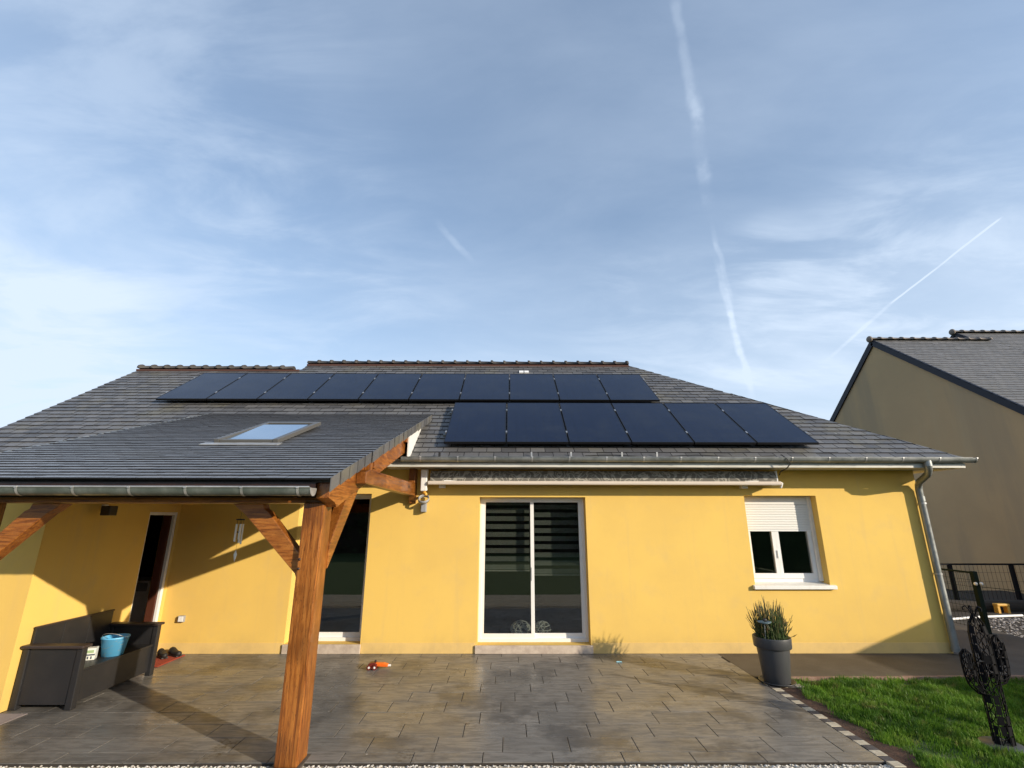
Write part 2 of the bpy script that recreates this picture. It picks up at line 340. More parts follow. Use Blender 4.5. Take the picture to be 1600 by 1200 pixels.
M['reed'] = mat('rush_stems', (.045, .08, .02), .5, build=lambda t, b: L(t, MIX(rnd(t), (.030, .070, .014), (.085, .105, .035), t), b.inputs['Base Color']))
M['reed_tip'] = mat('dry_rush_tips', (.11, .07, .03), .6)
M['ornament'] = mat('blue_grey_ceramic', (.16, .24, .29), .35)
M['yellow_plastic'] = mat('yellow_plastic', (.65, .36, .06), .45)
M['lamp_dark'] = mat('dark_lamp_housing', (.035, .03, .028), .45)
M['chime'] = mat('polished_aluminium', (.82, .81, .79), .3, .25)
M['lace'] = mat('white_openwork', (.85, .85, .80), .6)
def b_awn(t, b):
    p = pos(t); q = scaled(t, p, (1, .4, 1.0))
    def sine(s_, d_):
        w = t.nodes.new('ShaderNodeTexWave'); w.wave_type = 'RINGS'; w.rings_direction = 'Y'; w.inputs['Scale'].default_value = s_; w.inputs['Distortion'].default_value = d_; w.inputs['Detail'].default_value = 1.5; w.inputs['Detail Scale'].default_value = 1.6
        L(t, VMATH('ADD', q, (1.3, 0, -2.6), t), w.inputs['Vector']); return w.outputs[1]
    v = t.nodes.new('ShaderNodeTexVoronoi'); v.feature = 'SMOOTH_F1'; v.inputs['Scale'].default_value = 5.0
    L(t, VMATH('ADD', q, VMATH('SCALE', NOISE(p, 4, 2, .5, t), None, t), t), v.inputs['Vector'])
    rings = MATH('SINE', MATH('MULTIPLY', v.outputs['Distance'], 21, t), None, t)
    swirl = MATH('SINE', MATH('MULTIPLY', NOISE(p, 4.2, 1, .4, t), 44, t), None, t)
    f = MATH('MAXIMUM', RANGE(rings, .55, .85, 0, 1, t), RANGE(swirl, .72, .92, 0, .9, t), t)
    L(t, MIX(f, (.13, .122, .108), (.31, .297, .265), t), b.inputs['Base Color'])
M['awning'] = mat('scroll_pattern_canvas', (.15, .14, .12), .85, build=b_awn)
M['shade_sheet'] = mat('screen_sheet', (.05, .09, .03), .9)  # see-through share tuned for how dark the added screen's shadow falls
_t = M['shade_sheet'].node_tree; _x = _t.nodes.new('ShaderNodeMixShader'); _x.inputs[0].default_value = .8; _r = _t.nodes.new('ShaderNodeBsdfTransparent')
L(_t, _r.outputs[0], _x.inputs[1]); L(_t, _t.nodes['Principled BSDF'].outputs[0], _x.inputs[2]); L(_t, _x.outputs[0], _t.nodes['Material Output'].inputs[0])
M['hedge'] = mat('hedge_leaves', (.03, .055, .015), .6, build=lambda t, b: L(t, MIX(rnd(t), (.028, .052, .013), (.065, .105, .03), t), b.inputs['Base Color']))
M['bark'] = mat('bark', (.06, .045, .03), .9)
M['shutter'] = mat('white_shutter_slat', (.74, .73, .70), .45)

# ------------------------------------------------------------------ mesh builder
class MB:
    def __init__(s): s.v = []; s.f = []; s.m = []; s.sm = []
    def add(s, vs, fs, mi=0, smooth=False):
        b = len(s.v); s.v += [tuple(x) for x in vs]
        for f in fs: s.f.append([b+i for i in f]); s.m.append(mi); s.sm.append(smooth)
        return s
    def box(s, a, b, mi=0):
        (x0, y0, z0), (x1, y1, z1) = a, b
        x0, x1 = min(x0, x1), max(x0, x1); y0, y1 = min(y0, y1), max(y0, y1); z0, z1 = min(z0, z1), max(z0, z1)
        return s.add([(x0, y0, z0), (x1, y0, z0), (x1, y1, z0), (x0, y1, z0), (x0, y0, z1), (x1, y0, z1), (x1, y1, z1), (x0, y1, z1)],
                     [(0, 3, 2, 1), (4, 5, 6, 7), (0, 1, 5, 4), (1, 2, 6, 5), (2, 3, 7, 6), (3, 0, 4, 7)], mi)
    def prism(s, poly, axis, a, b, mi=0):
        """poly: 2-D points; axis 0/1/2 is the extrusion axis, from a to b"""
        n = len(poly)
        def P(q, e):
            return {0: (e, q[0], q[1]), 1: (q[0], e, q[1]), 2: (q[0], q[1], e)}[axis]
        vs = [P(q, a) for q in poly]+[P(q, b) for q in poly]
        fs = [list(range(n))[::-1], list(range(n, 2*n))]+[(i, (i+1) % n, n+(i+1) % n, n+i) for i in range(n)]
        return s.add(vs, fs, mi)
    def beam(s, p, q, w, h, mi=0, up=(0, 0, 1)):
        """box of width w (sideways) and height h along p-q, centred"""
        p, q = Vector(p), Vector(q); d = (q-p).normalized(); x = d.cross(Vector(up)).normalized()*w/2; z = x.cross(d).normalized()*h/2
        vs = [p-x-z, p+x-z, p+x+z, p-x+z, q-x-z, q+x-z, q+x+z, q-x+z]
        return s.add(vs, [(0, 1, 2, 3), (7, 6, 5, 4), (0, 4, 5, 1), (1, 5, 6, 2), (2, 6, 7, 3), (3, 7, 4, 0)], mi)
    def tube(s, pts, r, n=10, mi=0, caps=True, smooth=True, r2=None):
        pts = [Vector(p) for p in pts]; k = len(pts); vs = []
        prev = None
        for i, p in enumerate(pts):
            d = (pts[min(i+1, k-1)]-pts[max(i-1, 0)]).normalized()
            if prev is None: x = d.orthogonal().normalized()
            else:
                x = (prev-d*prev.dot(d)); x = x.normalized() if x.length > 1e-6 else d.orthogonal().normalized()
            prev = x; y = d.cross(x)
            rr = r if r2 is None else r+(r2-r)*i/(k-1)
            vs += [p+(x*math.cos(a)+y*math.sin(a))*rr for a in (2*math.pi*j/n for j in range(n))]
        fs = [(i*n+j, i*n+(j+1) % n, (i+1)*n+(j+1) % n, (i+1)*n+j) for i in range(k-1) for j in range(n)]
        s.add(vs, fs, mi, smooth)
        if caps: s.add([vs[j] for j in range(n)], [list(range(n))[::-1]], mi); s.add([vs[(k-1)*n+j] for j in range(n)], [list(range(n))], mi)
        return s
    def lathe(s, prof, c, n=24, mi=0, smooth=True, axis=2):
        vs = []
        for r, z in prof:
            for j in range(n):
                a = 2*math.pi*j/n; q = (r*math.cos(a), r*math.sin(a), z)
                if axis == 1: q = (q[0], q[2], q[1])
                if axis == 0: q = (q[2], q[0], q[1])
                vs.append((c[0]+q[0], c[1]+q[1], c[2]+q[2]))
        k = len(prof)
        fs = [(i*n+j, i*n+(j+1) % n, (i+1)*n+(j+1) % n, (i+1)*n+j) for i in range(k-1) for j in range(n)]
        return s.add(vs, fs, mi, smooth)
    def ball(s, c, r, n=10, mi=0):
        rx, ry, rz = r if isinstance(r, (tuple, list)) else (r, r, r)
        prof = [(max(1e-4, math.sin(math.pi*i/n)), -math.cos(math.pi*i/n)) for i in range(n+1)]
        b = len(s.v); s.lathe(prof, (0, 0, 0), n+4, mi)
        for i in range(b, len(s.v)): x, y, z = s.v[i]; s.v[i] = (c[0]+x*rx, c[1]+y*ry, c[2]+z*rz)
        return s
    def mesh(s, name, mats):
        me = bpy.data.meshes.new(name); me.from_pydata(s.v, [], s.f)
        for m in (mats if isinstance(mats, (list, tuple)) else [mats]): me.materials.append(m)
        me.polygons.foreach_set('material_index', s.m); me.polygons.foreach_set('use_smooth', s.sm); me.update(); return me
    def build(s, name, mats, parent=None, bevel=0., weld=False):
        me = s.mesh(name, mats)
        if bevel or weld:
            bm = bmesh.new(); bm.from_mesh(me); bmesh.ops.remove_doubles(bm, verts=bm.verts, dist=1e-5); bmesh.ops.recalc_face_normals(bm, faces=bm.faces)
            if bevel:
                ed = [e for e in bm.edges if len(e.link_faces) == 2 and e.calc_face_angle(0) > .6]
                bmesh.ops.bevel(bm, geom=ed, offset=bevel, segments=2, affect='EDGES', profile=.5, clamp_overlap=True)
            bm.to_mesh(me); bm.free()
        o = bpy.data.objects.new(name, me); COL.objects.link(o)
        if parent: adopt(o, parent)
        return o
LOC = {}
def adopt(o, parent):
    """parent o and keep its world-space placement"""
    o.parent = parent
    p = parent; off = Vector((0, 0, 0))
    while p: off += LOC.get(p.name, Vector((0, 0, 0))); p = None
    o.matrix_parent_inverse = Matrix.Translation(off).inverted()
def thing(name, label, cat, loc, group=None):
    o = bpy.data.objects.new(name, None); COL.objects.link(o); o.location = loc; o.empty_display_size = .1
    LOC[o.name] = Vector(loc); o['label'] = label; o['category'] = cat
    if group: o['group'] = group
    return o
def tag(o, label=None, cat=None, group=None, kind=None):
    for k, v in (('label', label), ('category', cat), ('group', group), ('kind', kind)):
        if v: o[k] = v
    return o
def inst(name, me, loc, parent=None, rot=None):
    o = bpy.data.objects.new(name, me); COL.objects.link(o)
    if rot is not None: o.matrix_world = Matrix.Translation(loc) @ rot.to_4x4()
    else: o.location = loc
    if parent: adopt(o, parent)
    return o

WY = 8.05                    # plane of the main front wall; the camera stands at x=0 y=0
# ================================================================== GROUND AND PAVING
MB().add([(-400, -400, -.06), (400, -400, -.06), (400, 700, -.06), (-400, 700, -.06)], [(0, 1, 2, 3)]).build('ground', M['turf'])['kind'] = 'structure'
patio = MB().box((-5.29, 4.695, -.058), (3.165, WY+.2, -.006)).build('patio', M['grout']); tag(patio, 'wet grey tiled patio in front of the yellow house', None, None, 'structure')
# tiles, 30 x 60 cm running bond
rows = [(4.70, 4.879)]+[(4.881+.3*k, 4.881+.3*k+.2975) for k in range(11)]
joint = [-.213, -.045, .176, .313, .52, .08, .27, .44, .03, .36, .15, .5]
tile_mesh = {}
for (ya, yb), j in zip(rows, joint):
    yb = min(yb, WY+.001)
    if yb-ya < .03: continue
    x = j-.597*10
    while x < 3.17:
        xa, xb = max(x+.0035, -5.285), min(x+.597-.0035, 3.163)
        if xb-xa > .03:
            key = (round(xb-xa, 4), round(yb-ya, 4))
            if key not in tile_mesh:
                w, d = key
                tile_mesh[key] = MB().add([(0, 0, -.02), (w, 0, -.02), (w, d, -.02), (0, d, -.02), (0, 0, -.001), (w, 0, -.001), (w, d, -.001), (0, d, -.001), (.003, .003, 0), (w-.003, .003, 0), (w-.003, d-.003, 0), (.003, d-.003, 0)],
                    [(0, 1, 5, 4), (1, 2, 6, 5), (2, 3, 7, 6), (3, 0, 4, 7), (4, 5, 9, 8), (5, 6, 10, 9), (6, 7, 11, 10), (7, 4, 8, 11), (8, 9, 10, 11)]).mesh('paving_tile', M['tile'])
            q = Matrix.Rotation(random.gauss(0, .0008), 3, 'X') @ Matrix.Rotation(random.gauss(0, .0008), 3, 'Y')
            inst('paving_tile', tile_mesh[key], (xa, ya, random.gauss(0, .0006)), patio, q)
        x += .597
# strip of slab by the annex
MB().box((-8.6, 4.9, -.05), (-5.295, 5.74, .004)).build('slab', M['slab'])['kind'] = 'structure'
MB().box((-5.29, 5.0, .0015), (-4.98, 5.74, .006)).build('slab', M['slab'])['kind'] = 'structure'
path = MB().prism([(3.17, 6.93), (8.1, 7.02), (8.7, 8.2), (9.0, 9.9), (9.3, 16), (6.8, 16), (6.8, WY+.1), (3.17, WY+.1)], 2, -.05, -.001).build('concrete_path', M['concrete']); path['kind'] = 'structure'
edg = bpy.data.objects.new('path_edging', None); COL.objects.link(edg); edg['kind'] = 'structure'; edg['label'] = 'pinkish edging stones between the concrete path and the lawn'
x = 3.56
while x < 9:
    l = .5; yy = 6.875+(x-3.17)*.018
    MB().box((x, yy, -.05), (x+l-.006, yy+.052, .006+random.gauss(0, .002))).build('edging_stone', M['paver_pink'], edg, bevel=.004); x += l
bord = bpy.data.objects.new('patio_border', None); COL.objects.link(bord); bord['kind'] = 'structure'; bord['label'] = 'row of alternating cream and charcoal stones along the patio edge'
y = 4.3; k = 0
while y < 6.66:
    xo = 3.168
    MB().box((xo, y, -.05), (xo+.098+random.gauss(0, .002), y+.097, .003+random.gauss(0, .0015))).build('border_stone', M['stone_light' if k % 2 else 'stone_dark'], bord, bevel=.003)
    y += .1; k += 1
for i, (x, y) in enumerate(((3.30, 6.56), (3.40, 6.56), (3.50, 6.56))):
    MB().box((x, y, -.05), (x+.097, y+.097, .003)).build('border_stone', M['stone_light' if i % 2 == 0 else 'stone_dark'], bord, bevel=.003)
soil = []
for i in range(26):
    y = 4.2+i*.11; soil.append((3.47+.05*math.sin(i*1.3)+.1*max(0, i-18)/7+random.uniform(-.03, .03), y))
MB().prism([(3.268, 4.2)]+[p for p in soil]+[(3.75, 6.87), (3.268, 6.87)], 2, -.05, -.012).build('soil_strip', M['soil'])['kind'] = 'structure'

# gravel, lawn
def pebbles(name, n, area, size, m, z=0., keep=None):
    base = [(Vector(v)).normalized() for v in ((0, 0, 1), (.94, 0, .33), (-.47, .82, .33), (-.47, -.82, .33), (.47, .82, -.33), (-.94, 0, -.33), (.47, -.82, -.33), (0, 0, -1))]
    f0 = [(0, 1, 2), (0, 2, 3), (0, 3, 1), (1, 4, 2), (2, 5, 3), (3, 6, 1), (1, 6, 4), (2, 4, 5), (3, 5, 6), (7, 5, 4), (7, 6, 5), (7, 4, 6)]
    B = np.array(base); F = np.array(f0); V = []; FF = []
    i = 0
    while i < n:
        x, y = random.uniform(area[0], area[1]), random.uniform(area[2], area[3])
        if keep and not keep(x, y): i += .2; continue
        r = size*random.uniform(.6, 1.25); a = random.uniform(0, 6.28); c, s_ = math.cos(a), math.sin(a)
        P = B*np.array((r*random.uniform(.9, 1.5), r, r*.6))*rng.uniform(.8, 1.15, (8, 1))
        Q = np.stack((P[:, 0]*c-P[:, 1]*s_+x, P[:, 0]*s_+P[:, 1]*c+y, P[:, 2]+z+r*random.uniform(.2, .7)), 1)
        FF.append(F+8*len(V)); V.append(Q); i += 1
    me = bpy.data.meshes.new(name); me.from_pydata(np.concatenate(V).tolist(), [], np.concatenate(FF).tolist()); me.materials.append(m)
    o = bpy.data.objects.new(name, me); COL.objects.link(o); o['kind'] = 'stuff'; return o
g = pebbles('gravel', 7500, (-6.5, 3.25, 4.30, 4.685), .0105, M['pebble'], -.022); g['label'] = 'strip of small white gravel along the front edge of the patio'
MB().box((-7, 2.5, -.055), (3.30, 4.69, -.024)).build('gravel_bed', M['stone_light'])['kind'] = 'structure'
g = pebbles('gravel', 3000, (7.3, 13.0, 8.2, 11.3), .024, M['pebble_grey'], -.05, lambda x, y: x > 7.4+(y-8.2)*.55+.12*math.sin(y*5) and y < 8.2+(x-7)*.9 and y < 11.0); g['label'] = 'patch of pale gravel beside the end of the house'
MB().prism([(9.0, 6.0), (13.15, 6.0), (13.15, 24), (6.85, 24), (6.85, 16), (9.3, 16), (8.7, 8.2)], 2, -.058, -.045).build('bare_ground', M['dark_soil'])['kind'] = 'structure'
MB().box((9.6, 11.7, -.05), (13.1, 13.6, .16)).build('dark_bank', M['dark_soil'], bevel=.08)['kind'] = 'structure'

def lawn():
    n = 135000
    x = rng.uniform(3.3, 7.6, n); y = rng.uniform(3.9, 6.86, n)
    edge = np.interp(y, [p[1] for p in soil]+[6.87], [p[0] for p in soil]+[3.75])
    k = (x > edge-.06+rng.exponential(.05, n)) & (y < 6.84+(x-3.17)*.018-rng.exponential(.02, n)) & (x-y*.0 < 7.6) & (np.hypot(x-4.46, y-4.985) > .17)
    x, y = x[k], y[k]; n = len(x)
    cl = np.array([noise.noise((a*1.9, b*1.9, 3.1)) for a, b in zip(x, y)]); cl2 = np.array([noise.noise((a*6.5, b*6.5, 8.3)) for a, b in zip(x, y)])
    k = rng.uniform(0, 1, n) < .78+.6*cl+.7*cl2
    x, y, cl, cl2 = x[k], y[k], cl[k], cl2[k]; n = len(x)
    h = (.052+.034*cl+.046*cl2)*rng.uniform(.6, 1.35, n); h = np.clip(h, .012, .1); w = rng.uniform(.0022, .0042, n)
    a = rng.uniform(0, 2*np.pi, n); lean = rng.normal(0, .35, n)*h; la = rng.uniform(0, 2*np.pi, n)
    lx = np.cos(la)*lean+cl2*.02; ly = np.sin(la)*lean+cl*.02
    dx, dy = np.cos(a)*w, np.sin(a)*w; z = np.full(n, -.03)
    V = np.stack([np.stack((x-dx, y-dy, z), 1), np.stack((x+dx, y+dy, z), 1), np.stack((x+dx*.8+lx*.35, y+dy*.8+ly*.35, z+h*.6), 1),
                  np.stack((x-dx*.8+lx*.35, y-dy*.8+ly*.35, z+h*.6), 1), np.stack((x+lx, y+ly, z+h), 1)], 1).reshape(-1, 3)
    me = bpy.data.meshes.new('grass'); me.vertices.add(5*n); me.vertices.foreach_set('co', V.astype(np.float32).ravel())
    base = (np.arange(n)*5)[:, None]
    loops = np.concatenate((base+np.array([0, 1, 2, 3]), base+np.array([3, 2, 4])), 1).ravel()
    me.loops.add(len(loops)); me.loops.foreach_set('vertex_index', loops.astype(np.int32))
    st = np.stack((np.arange(n)*7, np.arange(n)*7+4), 1).ravel()
    me.polygons.add(2*n); me.polygons.foreach_set('loop_start', st.astype(np.int32)); me.update(calc_edges=True); me.validate()
    me.materials.append(M['grass']); o = bpy.data.objects.new('grass', me); COL.objects.link(o); tag(o, 'tufted green lawn beside the patio', None, None, 'stuff')
lawn()
MB().add([(3.3, -30, -.034), (60, -30, -.034), (60, 6.88, -.034), (3.3, 6.88, -.034)], [(0, 1, 2, 3)]).build('lawn_ground', M['turf'])['kind'] = 'structure'

# ================================================================== HOUSE
house = thing('house', 'yellow rendered single storey house with dark slate roof', 'house', (0, WY, 0))
def wall_with_holes(mb, axis, at, a0, a1, z0, z1, holes, depth, sgn, mi=0):
    """rectangular wall with openings and reveals; axis 'x' runs along x at y=at, axis 'y' along y at x=at; reveals run by sgn*depth"""
    A = sorted({a0, a1, *[h[0] for h in holes], *[h[1] for h in holes]}); Z = sorted({z0, z1, *[h[2] for h in holes], *[h[3] for h in holes]})
    P = (lambda a, e, z: (a, at+e, z)) if axis == 'x' else (lambda a, e, z: (at+e, a, z))
    for i in range(len(A)-1):
        for j in range(len(Z)-1):
            ca, cz = (A[i]+A[i+1])/2, (Z[j]+Z[j+1])/2
            if any(h[0] < ca < h[1] and h[2] < cz < h[3] for h in holes): continue
            mb.add([P(A[i], 0, Z[j]), P(A[i+1], 0, Z[j]), P(A[i+1], 0, Z[j+1]), P(A[i], 0, Z[j+1])], [(0, 1, 2, 3)], mi)
    d = depth*sgn
    for h in holes:
        x0, x1, c, e = h
        for p, q in (((x0, c), (x0, e)), ((x0, e), (x1, e)), ((x1, e), (x1, c)), ((x1, c), (x0, c))):
            mb.add([P(p[0], 0, p[1]), P(q[0], 0, q[1]), P(q[0], d, q[1]), P(p[0], d, p[1])], [(0, 1, 2, 3)], mi)
DOOR = (-.472, 1.258, .115, 2.30); DOOR2 = (-3.39, -2.238, .13, 2.35); WIN = (3.872, 5.055, .965, 2.33); SIDE = (7.37, 7.985, .02, 2.05)
TOPZ = 2.78
b = MB(); wall_with_holes(b, 'x', WY, -5.3, 6.76, 0, TOPZ, [DOOR, DOOR2, WIN], .27, 1)
b.add([(6.76, WY, 0), (6.76, 15.2, 0), (6.76, 15.2, TOPZ), (6.76, WY, TOPZ)], [(0, 1, 2, 3)])
b.add([(6.76, 15.2, 0), (-8.7, 15.2, 0), (-8.7, 15.2, TOPZ), (6.76, 15.2, TOPZ)], [(0, 1, 2, 3)])
b.add([(-8.7, 15.2, 0), (-8.7, WY, 0), (-8.7, WY, TOPZ), (-8.7, 11.3, 5.1), (-8.7, 15.2, TOPZ)], [(0, 1, 2, 3, 4)])
b.add([(-8.7, WY, 2.3), (-5.3, WY, 2.3), (-5.3, WY, TOPZ), (-8.7, WY, TOPZ)], [(0, 1, 2, 3)])
b.build('wall', M['stucco'], house)
b = MB(); wall_with_holes(b, 'y', -5.3, 5.75, WY, 0, 2.62, [SIDE], .22, -1)
b.add([(-8.7, 5.75, 0), (-5.3, 5.75, 0), (-5.3, 5.75, 2.62), (-8.7, 5.75, 2.62)], [(0, 1, 2, 3)])
b.add([(-8.7, 5.75, 0), (-8.7, WY, 0), (-8.7, WY, 2.62), (-8.7, 5.75, 2.62)], [(0, 1, 2, 3)])
b.add([(-8.7, 5.75, 2.62), (-5.3, 5.75, 2.62), (-5.3, WY, 2.62), (-8.7, WY, 2.62)], [(0, 1, 2, 3)])
o = b.build('wall', M['stucco'], house); o['label'] = 'side wing wall behind the bench'
MB().box((-5.3, WY-.3, 2.17), (-4.98, WY-.001, 2.62)).build('boxing', M['stucco'], house)
for xa, xb in ((-5.297, DOOR2[0]-.02), (DOOR2[1]+.02, DOOR[0]-.03), (DOOR[1]+.03, 6.762)): MB().box((xa, WY-.004, 0), (xb, WY+.05, .148)).build('plinth', M['plinth'], house, bevel=.002)
# dark rooms behind the openings
b = MB()
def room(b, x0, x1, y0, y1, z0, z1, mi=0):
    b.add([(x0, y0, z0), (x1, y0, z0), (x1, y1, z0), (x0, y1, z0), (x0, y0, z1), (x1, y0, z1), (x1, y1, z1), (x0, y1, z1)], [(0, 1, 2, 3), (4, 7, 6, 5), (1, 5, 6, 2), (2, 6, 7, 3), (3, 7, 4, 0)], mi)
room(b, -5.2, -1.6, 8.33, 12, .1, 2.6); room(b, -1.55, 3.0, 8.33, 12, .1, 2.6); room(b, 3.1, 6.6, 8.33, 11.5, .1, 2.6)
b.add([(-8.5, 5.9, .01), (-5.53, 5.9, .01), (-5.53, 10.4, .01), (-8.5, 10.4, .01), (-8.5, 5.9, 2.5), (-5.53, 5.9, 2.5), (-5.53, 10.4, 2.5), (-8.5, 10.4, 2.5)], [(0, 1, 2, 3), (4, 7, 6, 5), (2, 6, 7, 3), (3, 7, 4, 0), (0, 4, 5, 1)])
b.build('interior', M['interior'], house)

# --- sliding patio door
def sash(b, x0, x1, z0, z1, y, w, d, wb=None, wt=None):
    wb = wb or w; wt = wt or w
    b.box((x0, y, z0), (x0+w, y+d, z1)); b.box((x1-w, y, z0), (x1, y+d, z1)); b.box((x0+w, y, z0), (x1-w, y+d, z0+wb)); b.box((x0+w, y, z1-wt), (x1-w, y+d, z1))
def pane(x0, x1, z0, z1, y, par):
    MB().box((x0, y, z0), (x1, y+.004, z1)).build('pane', M['glass'], par)
def patio_door(H, mid, y, lab):
    x0, x1, z0, z1 = H
    f = MB(); sash(f, x0+.001, x1-.001, z0, z1-.001, y, .042, .08, .05, .03)
    fr = f.build('patio_door', M['pvc'], house, bevel=.003); fr['label'] = lab
    for a, c, yy in ((x0+.035, mid+.03, y+.012), (mid-.03, x1-.035, y+.042)):
        s_ = MB(); sash(s_, a, c, z0+.045, z1-.028, yy, .056, .028, .072, .048); s_.build('sash', M['pvc'], fr, bevel=.003)
        pane(a+.05, c-.05, z0+.11, z1-.07, yy+.012, fr)
    MB().box((mid-.022, y+.004, 1.0), (mid-.010, y+.0115, 1.2)).build('handle', M['grey_plastic'], fr)
patio_door(DOOR, .39, WY+.19, 'white framed sliding patio door with striped blinds')
patio_door(DOOR2, -3.04, WY+.19, 'dark glazed patio door behind the carport post')
for H, e in ((DOOR, .03), (DOOR2, .012)):
    MB().box((H[0]-e, WY-.03, .001), (H[1]+e, WY+.28, H[2]-.001)).build('door_sill', M['sill'], house, bevel=.006)
# --- window with roller shutter
x0, x1, z0, z1 = WIN; y = WY+.20
f = MB(); sash(f, x0+.001, x1-.001, z0+.02, 1.80, y, .06, .07, .06, .03)
win = f.build('window', M['pvc'], house, bevel=.003)
for a, c in ((x0+.055, 4.405), (4.395, x1-.055)):
    s_ = MB(); sash(s_, a, c, z0+.075, 1.79, y-.012, .062, .06, .075, .02); s_.build('sash', M['pvc'], win, bevel=.004)
    pane(a+.055, c-.055, z0+.14, 1.79, y+.02, win)
MB().box((4.392, y-.028, 1.35), (4.408, y-.012, 1.47)).build('handle', M['pvc'], win)
sh = MB(); sh.box((x0+.002, y-.03, 1.76), (x0+.04, y-.0, z1-.002)); sh.box((x1-.05, y-.06, 1.0), (x1-.002, y-.002, z1-.002)); sh.box((x0+.04, y-.02, 2.19), (x1-.05, y-.004, z1-.002))
shut = sh.build('roller_shutter', M['shutter'], house, bevel=.002)
zz = 1.79; k = 0
slm = MB().prism([(-.006, .0015), (.003, .0), (.003, .0385), (-.004, .0385), (-.008, .030), (-.009, .018)], 0, 0, x1-x0-.09).mesh('slat', M['shutter'])
while zz < 2.18:
    inst('slat', slm, (x0+.04, y-.016, zz), shut); zz += .0395
MB().box((x0+.04, y-.022, 1.765), (x1-.05, y-.006, 1.789)).build('bottom_bar', M['pvc'], shut)
MB().prism([(WY-.055, .905), (WY-.055, .955), (WY-.03, .962), (WY+.22, .985), (WY+.22, .905)], 0, 3.835, 5.13).build('window_sill', M['sill_white'], house, bevel=.005)
# --- side door in the wing
ya, yb, z0, z1 = SIDE
f = MB(); f.box((-5.350, yb-.05, z0), (-5.305, yb-.001, z1)); f.box((-5.350, ya+.001, z0), (-5.305, ya+.02, z1)); f.box((-5.350, ya+.02, z1-.045), (-5.305, yb-.05, z1-.001))
sd = f.build('side_door', M['pvc'], house, bevel=.003); sd['label'] = 'open side door with white frame behind the bench'
MB().box((-5.47, yb-.07, .03), (-5.355, yb-.03, 2.0)).build('door_leaf', M['int_door'], sd, bevel=.004)
MB().box((-6.62, 8.7, .02), (-6.0, 9.3, .95)).box((-6.5, 8.692, .78), (-6.05, 8.6995, .92), 1).build('washing_machine', [M['appliance'], M['grey_plastic']], sd, bevel=.01)

# --- roofs
def frame3(u, v):
    u, v = Vector(u).normalized(), Vector(v).normalized(); n = u.cross(v).normalized()
    return u, v, n, Matrix((u, v, n)).transposed()
def slates(roof, m, org, u, v, L0, expo, wid, ubound, nbest, visible, lift=.018, gap=.006, jit=1.):
    """slates laid in courses on the plane org + a*u + b*v; ubound(b) gives the allowed a-range at height b.
    The nbest that show largest are objects, the rest one joined part."""
    u, v, n, R = frame3(u, v); org = Vector(org); fullen = expo+.035
    proto = {}
    def shape(w):
        h0, h1 = lift, .003
        return [(-w/2, 0, 0), (w/2, 0, 0), (-w/2, 0, h0), (w/2, 0, h0), (-w/2, fullen, h1), (w/2, fullen, h1), (-w/2, fullen, 0), (w/2, fullen, 0)]
    F = [(0, 1, 3, 2), (2, 3, 5, 4), (1, 7, 5, 3), (6, 0, 2, 4)]
    w0 = wid-gap
    me = bpy.data.meshes.new('slate'); me.from_pydata(shape(w0), [], F); me.materials.append(m); me.materials.append(M['slate_edge_shade']); me.polygons.foreach_set('material_index', [1, 0, 1, 1])
    whole, V, FF = [], [], []
    nc = int(L0/expo)+1
    for i in range(nc):
        b0 = i*expo; b1 = min(b0+fullen, L0)
        if b1-b0 < .02: continue
        lo0, hi0 = ubound(b0); lo1, hi1 = ubound(b1)
        a = math.floor(min(lo0, lo1)/wid)*wid+(wid/2 if i % 2 else 0)-wid
        while a < max(hi0, hi1)+wid:
            A0, A1 = a+gap/2, a+wid-gap/2
            if A1 > max(lo0, lo1) and A0 < min(hi0, hi1) or (A1 > min(lo0, lo1)+.02 and A0 < max(hi0, hi1)-.02):
                dz = abs(random.gauss(0, .0022))*jit; db = random.gauss(0, .0025)*jit
                inside = A0 >= max(lo0, lo1) and A1 <= min(hi0, hi1) and b0+fullen <= L0
                c = org+u*(a+wid/2)+v*(b0+db)+n*dz
                if inside:
                    rot = R @ Matrix.Rotation(random.gauss(0, .006)*jit, 3, 'Z') @ Matrix.Rotation(random.gauss(0, .004)*jit, 3, 'X')
                    whole.append((c, rot))
                else:
                    q = [(max(lo0, A0), b0, 0), (min(hi0, A1), b0, 0), (max(lo0, A0), b0, lift), (min(hi0, A1), b0, lift),
                         (max(lo1, A0), b1, .003), (min(hi1, A1), b1, .003), (max(lo1, A0), b1, 0), (min(hi1, A1), b1, 0)]
                    for s_ in (0, 2, 4, 6):
                        if q[s_][0] > q[s_+1][0]: mid = (q[s_][0]+q[s_+1][0])/2; q[s_] = (mid,)+q[s_][1:]; q[s_+1] = (mid,)+q[s_+1][1:]
                    base = len(V); V += [org+u*p[0]+v*(p[1]+db)+n*(p[2]+dz) for p in q]; FF += [[base+k for k in f] for f in F]
            a += wid
    def rank(e):
        p = project(e[0]+v*expo*.5)
        if p is None or not (-5 < p[0] < 1605 and 0 < p[1] < 1200) or not visible(e[0]): return 1e9
        d = (e[0]-Vector((0, 0, CAMZ))); return d.length**3/abs(d.dot(n))*1.0
    whole.sort(key=rank)
    for c, rot in whole[:nbest]: inst('slate', me, c, roof, rot)
    S8 = [Vector(p) for p in shape(w0)]
    for c, rot in whole[nbest:]:
        base = len(V); V += [c+rot @ p for p in S8]; FF += [[base+k for k in f] for f in F]
    if V:
        me2 = bpy.data.meshes.new('slates'); me2.from_pydata([tuple(x) for x in V], [], FF); me2.materials.append(m); me2.materials.append(M['slate_edge_shade']); me2.polygons.foreach_set('material_index', [1, 0, 1, 1]*(len(FF)//4))
        o = bpy.data.objects.new('slates', me2); COL.objects.link(o); adopt(o, roof); o['kind'] = 'stuff'

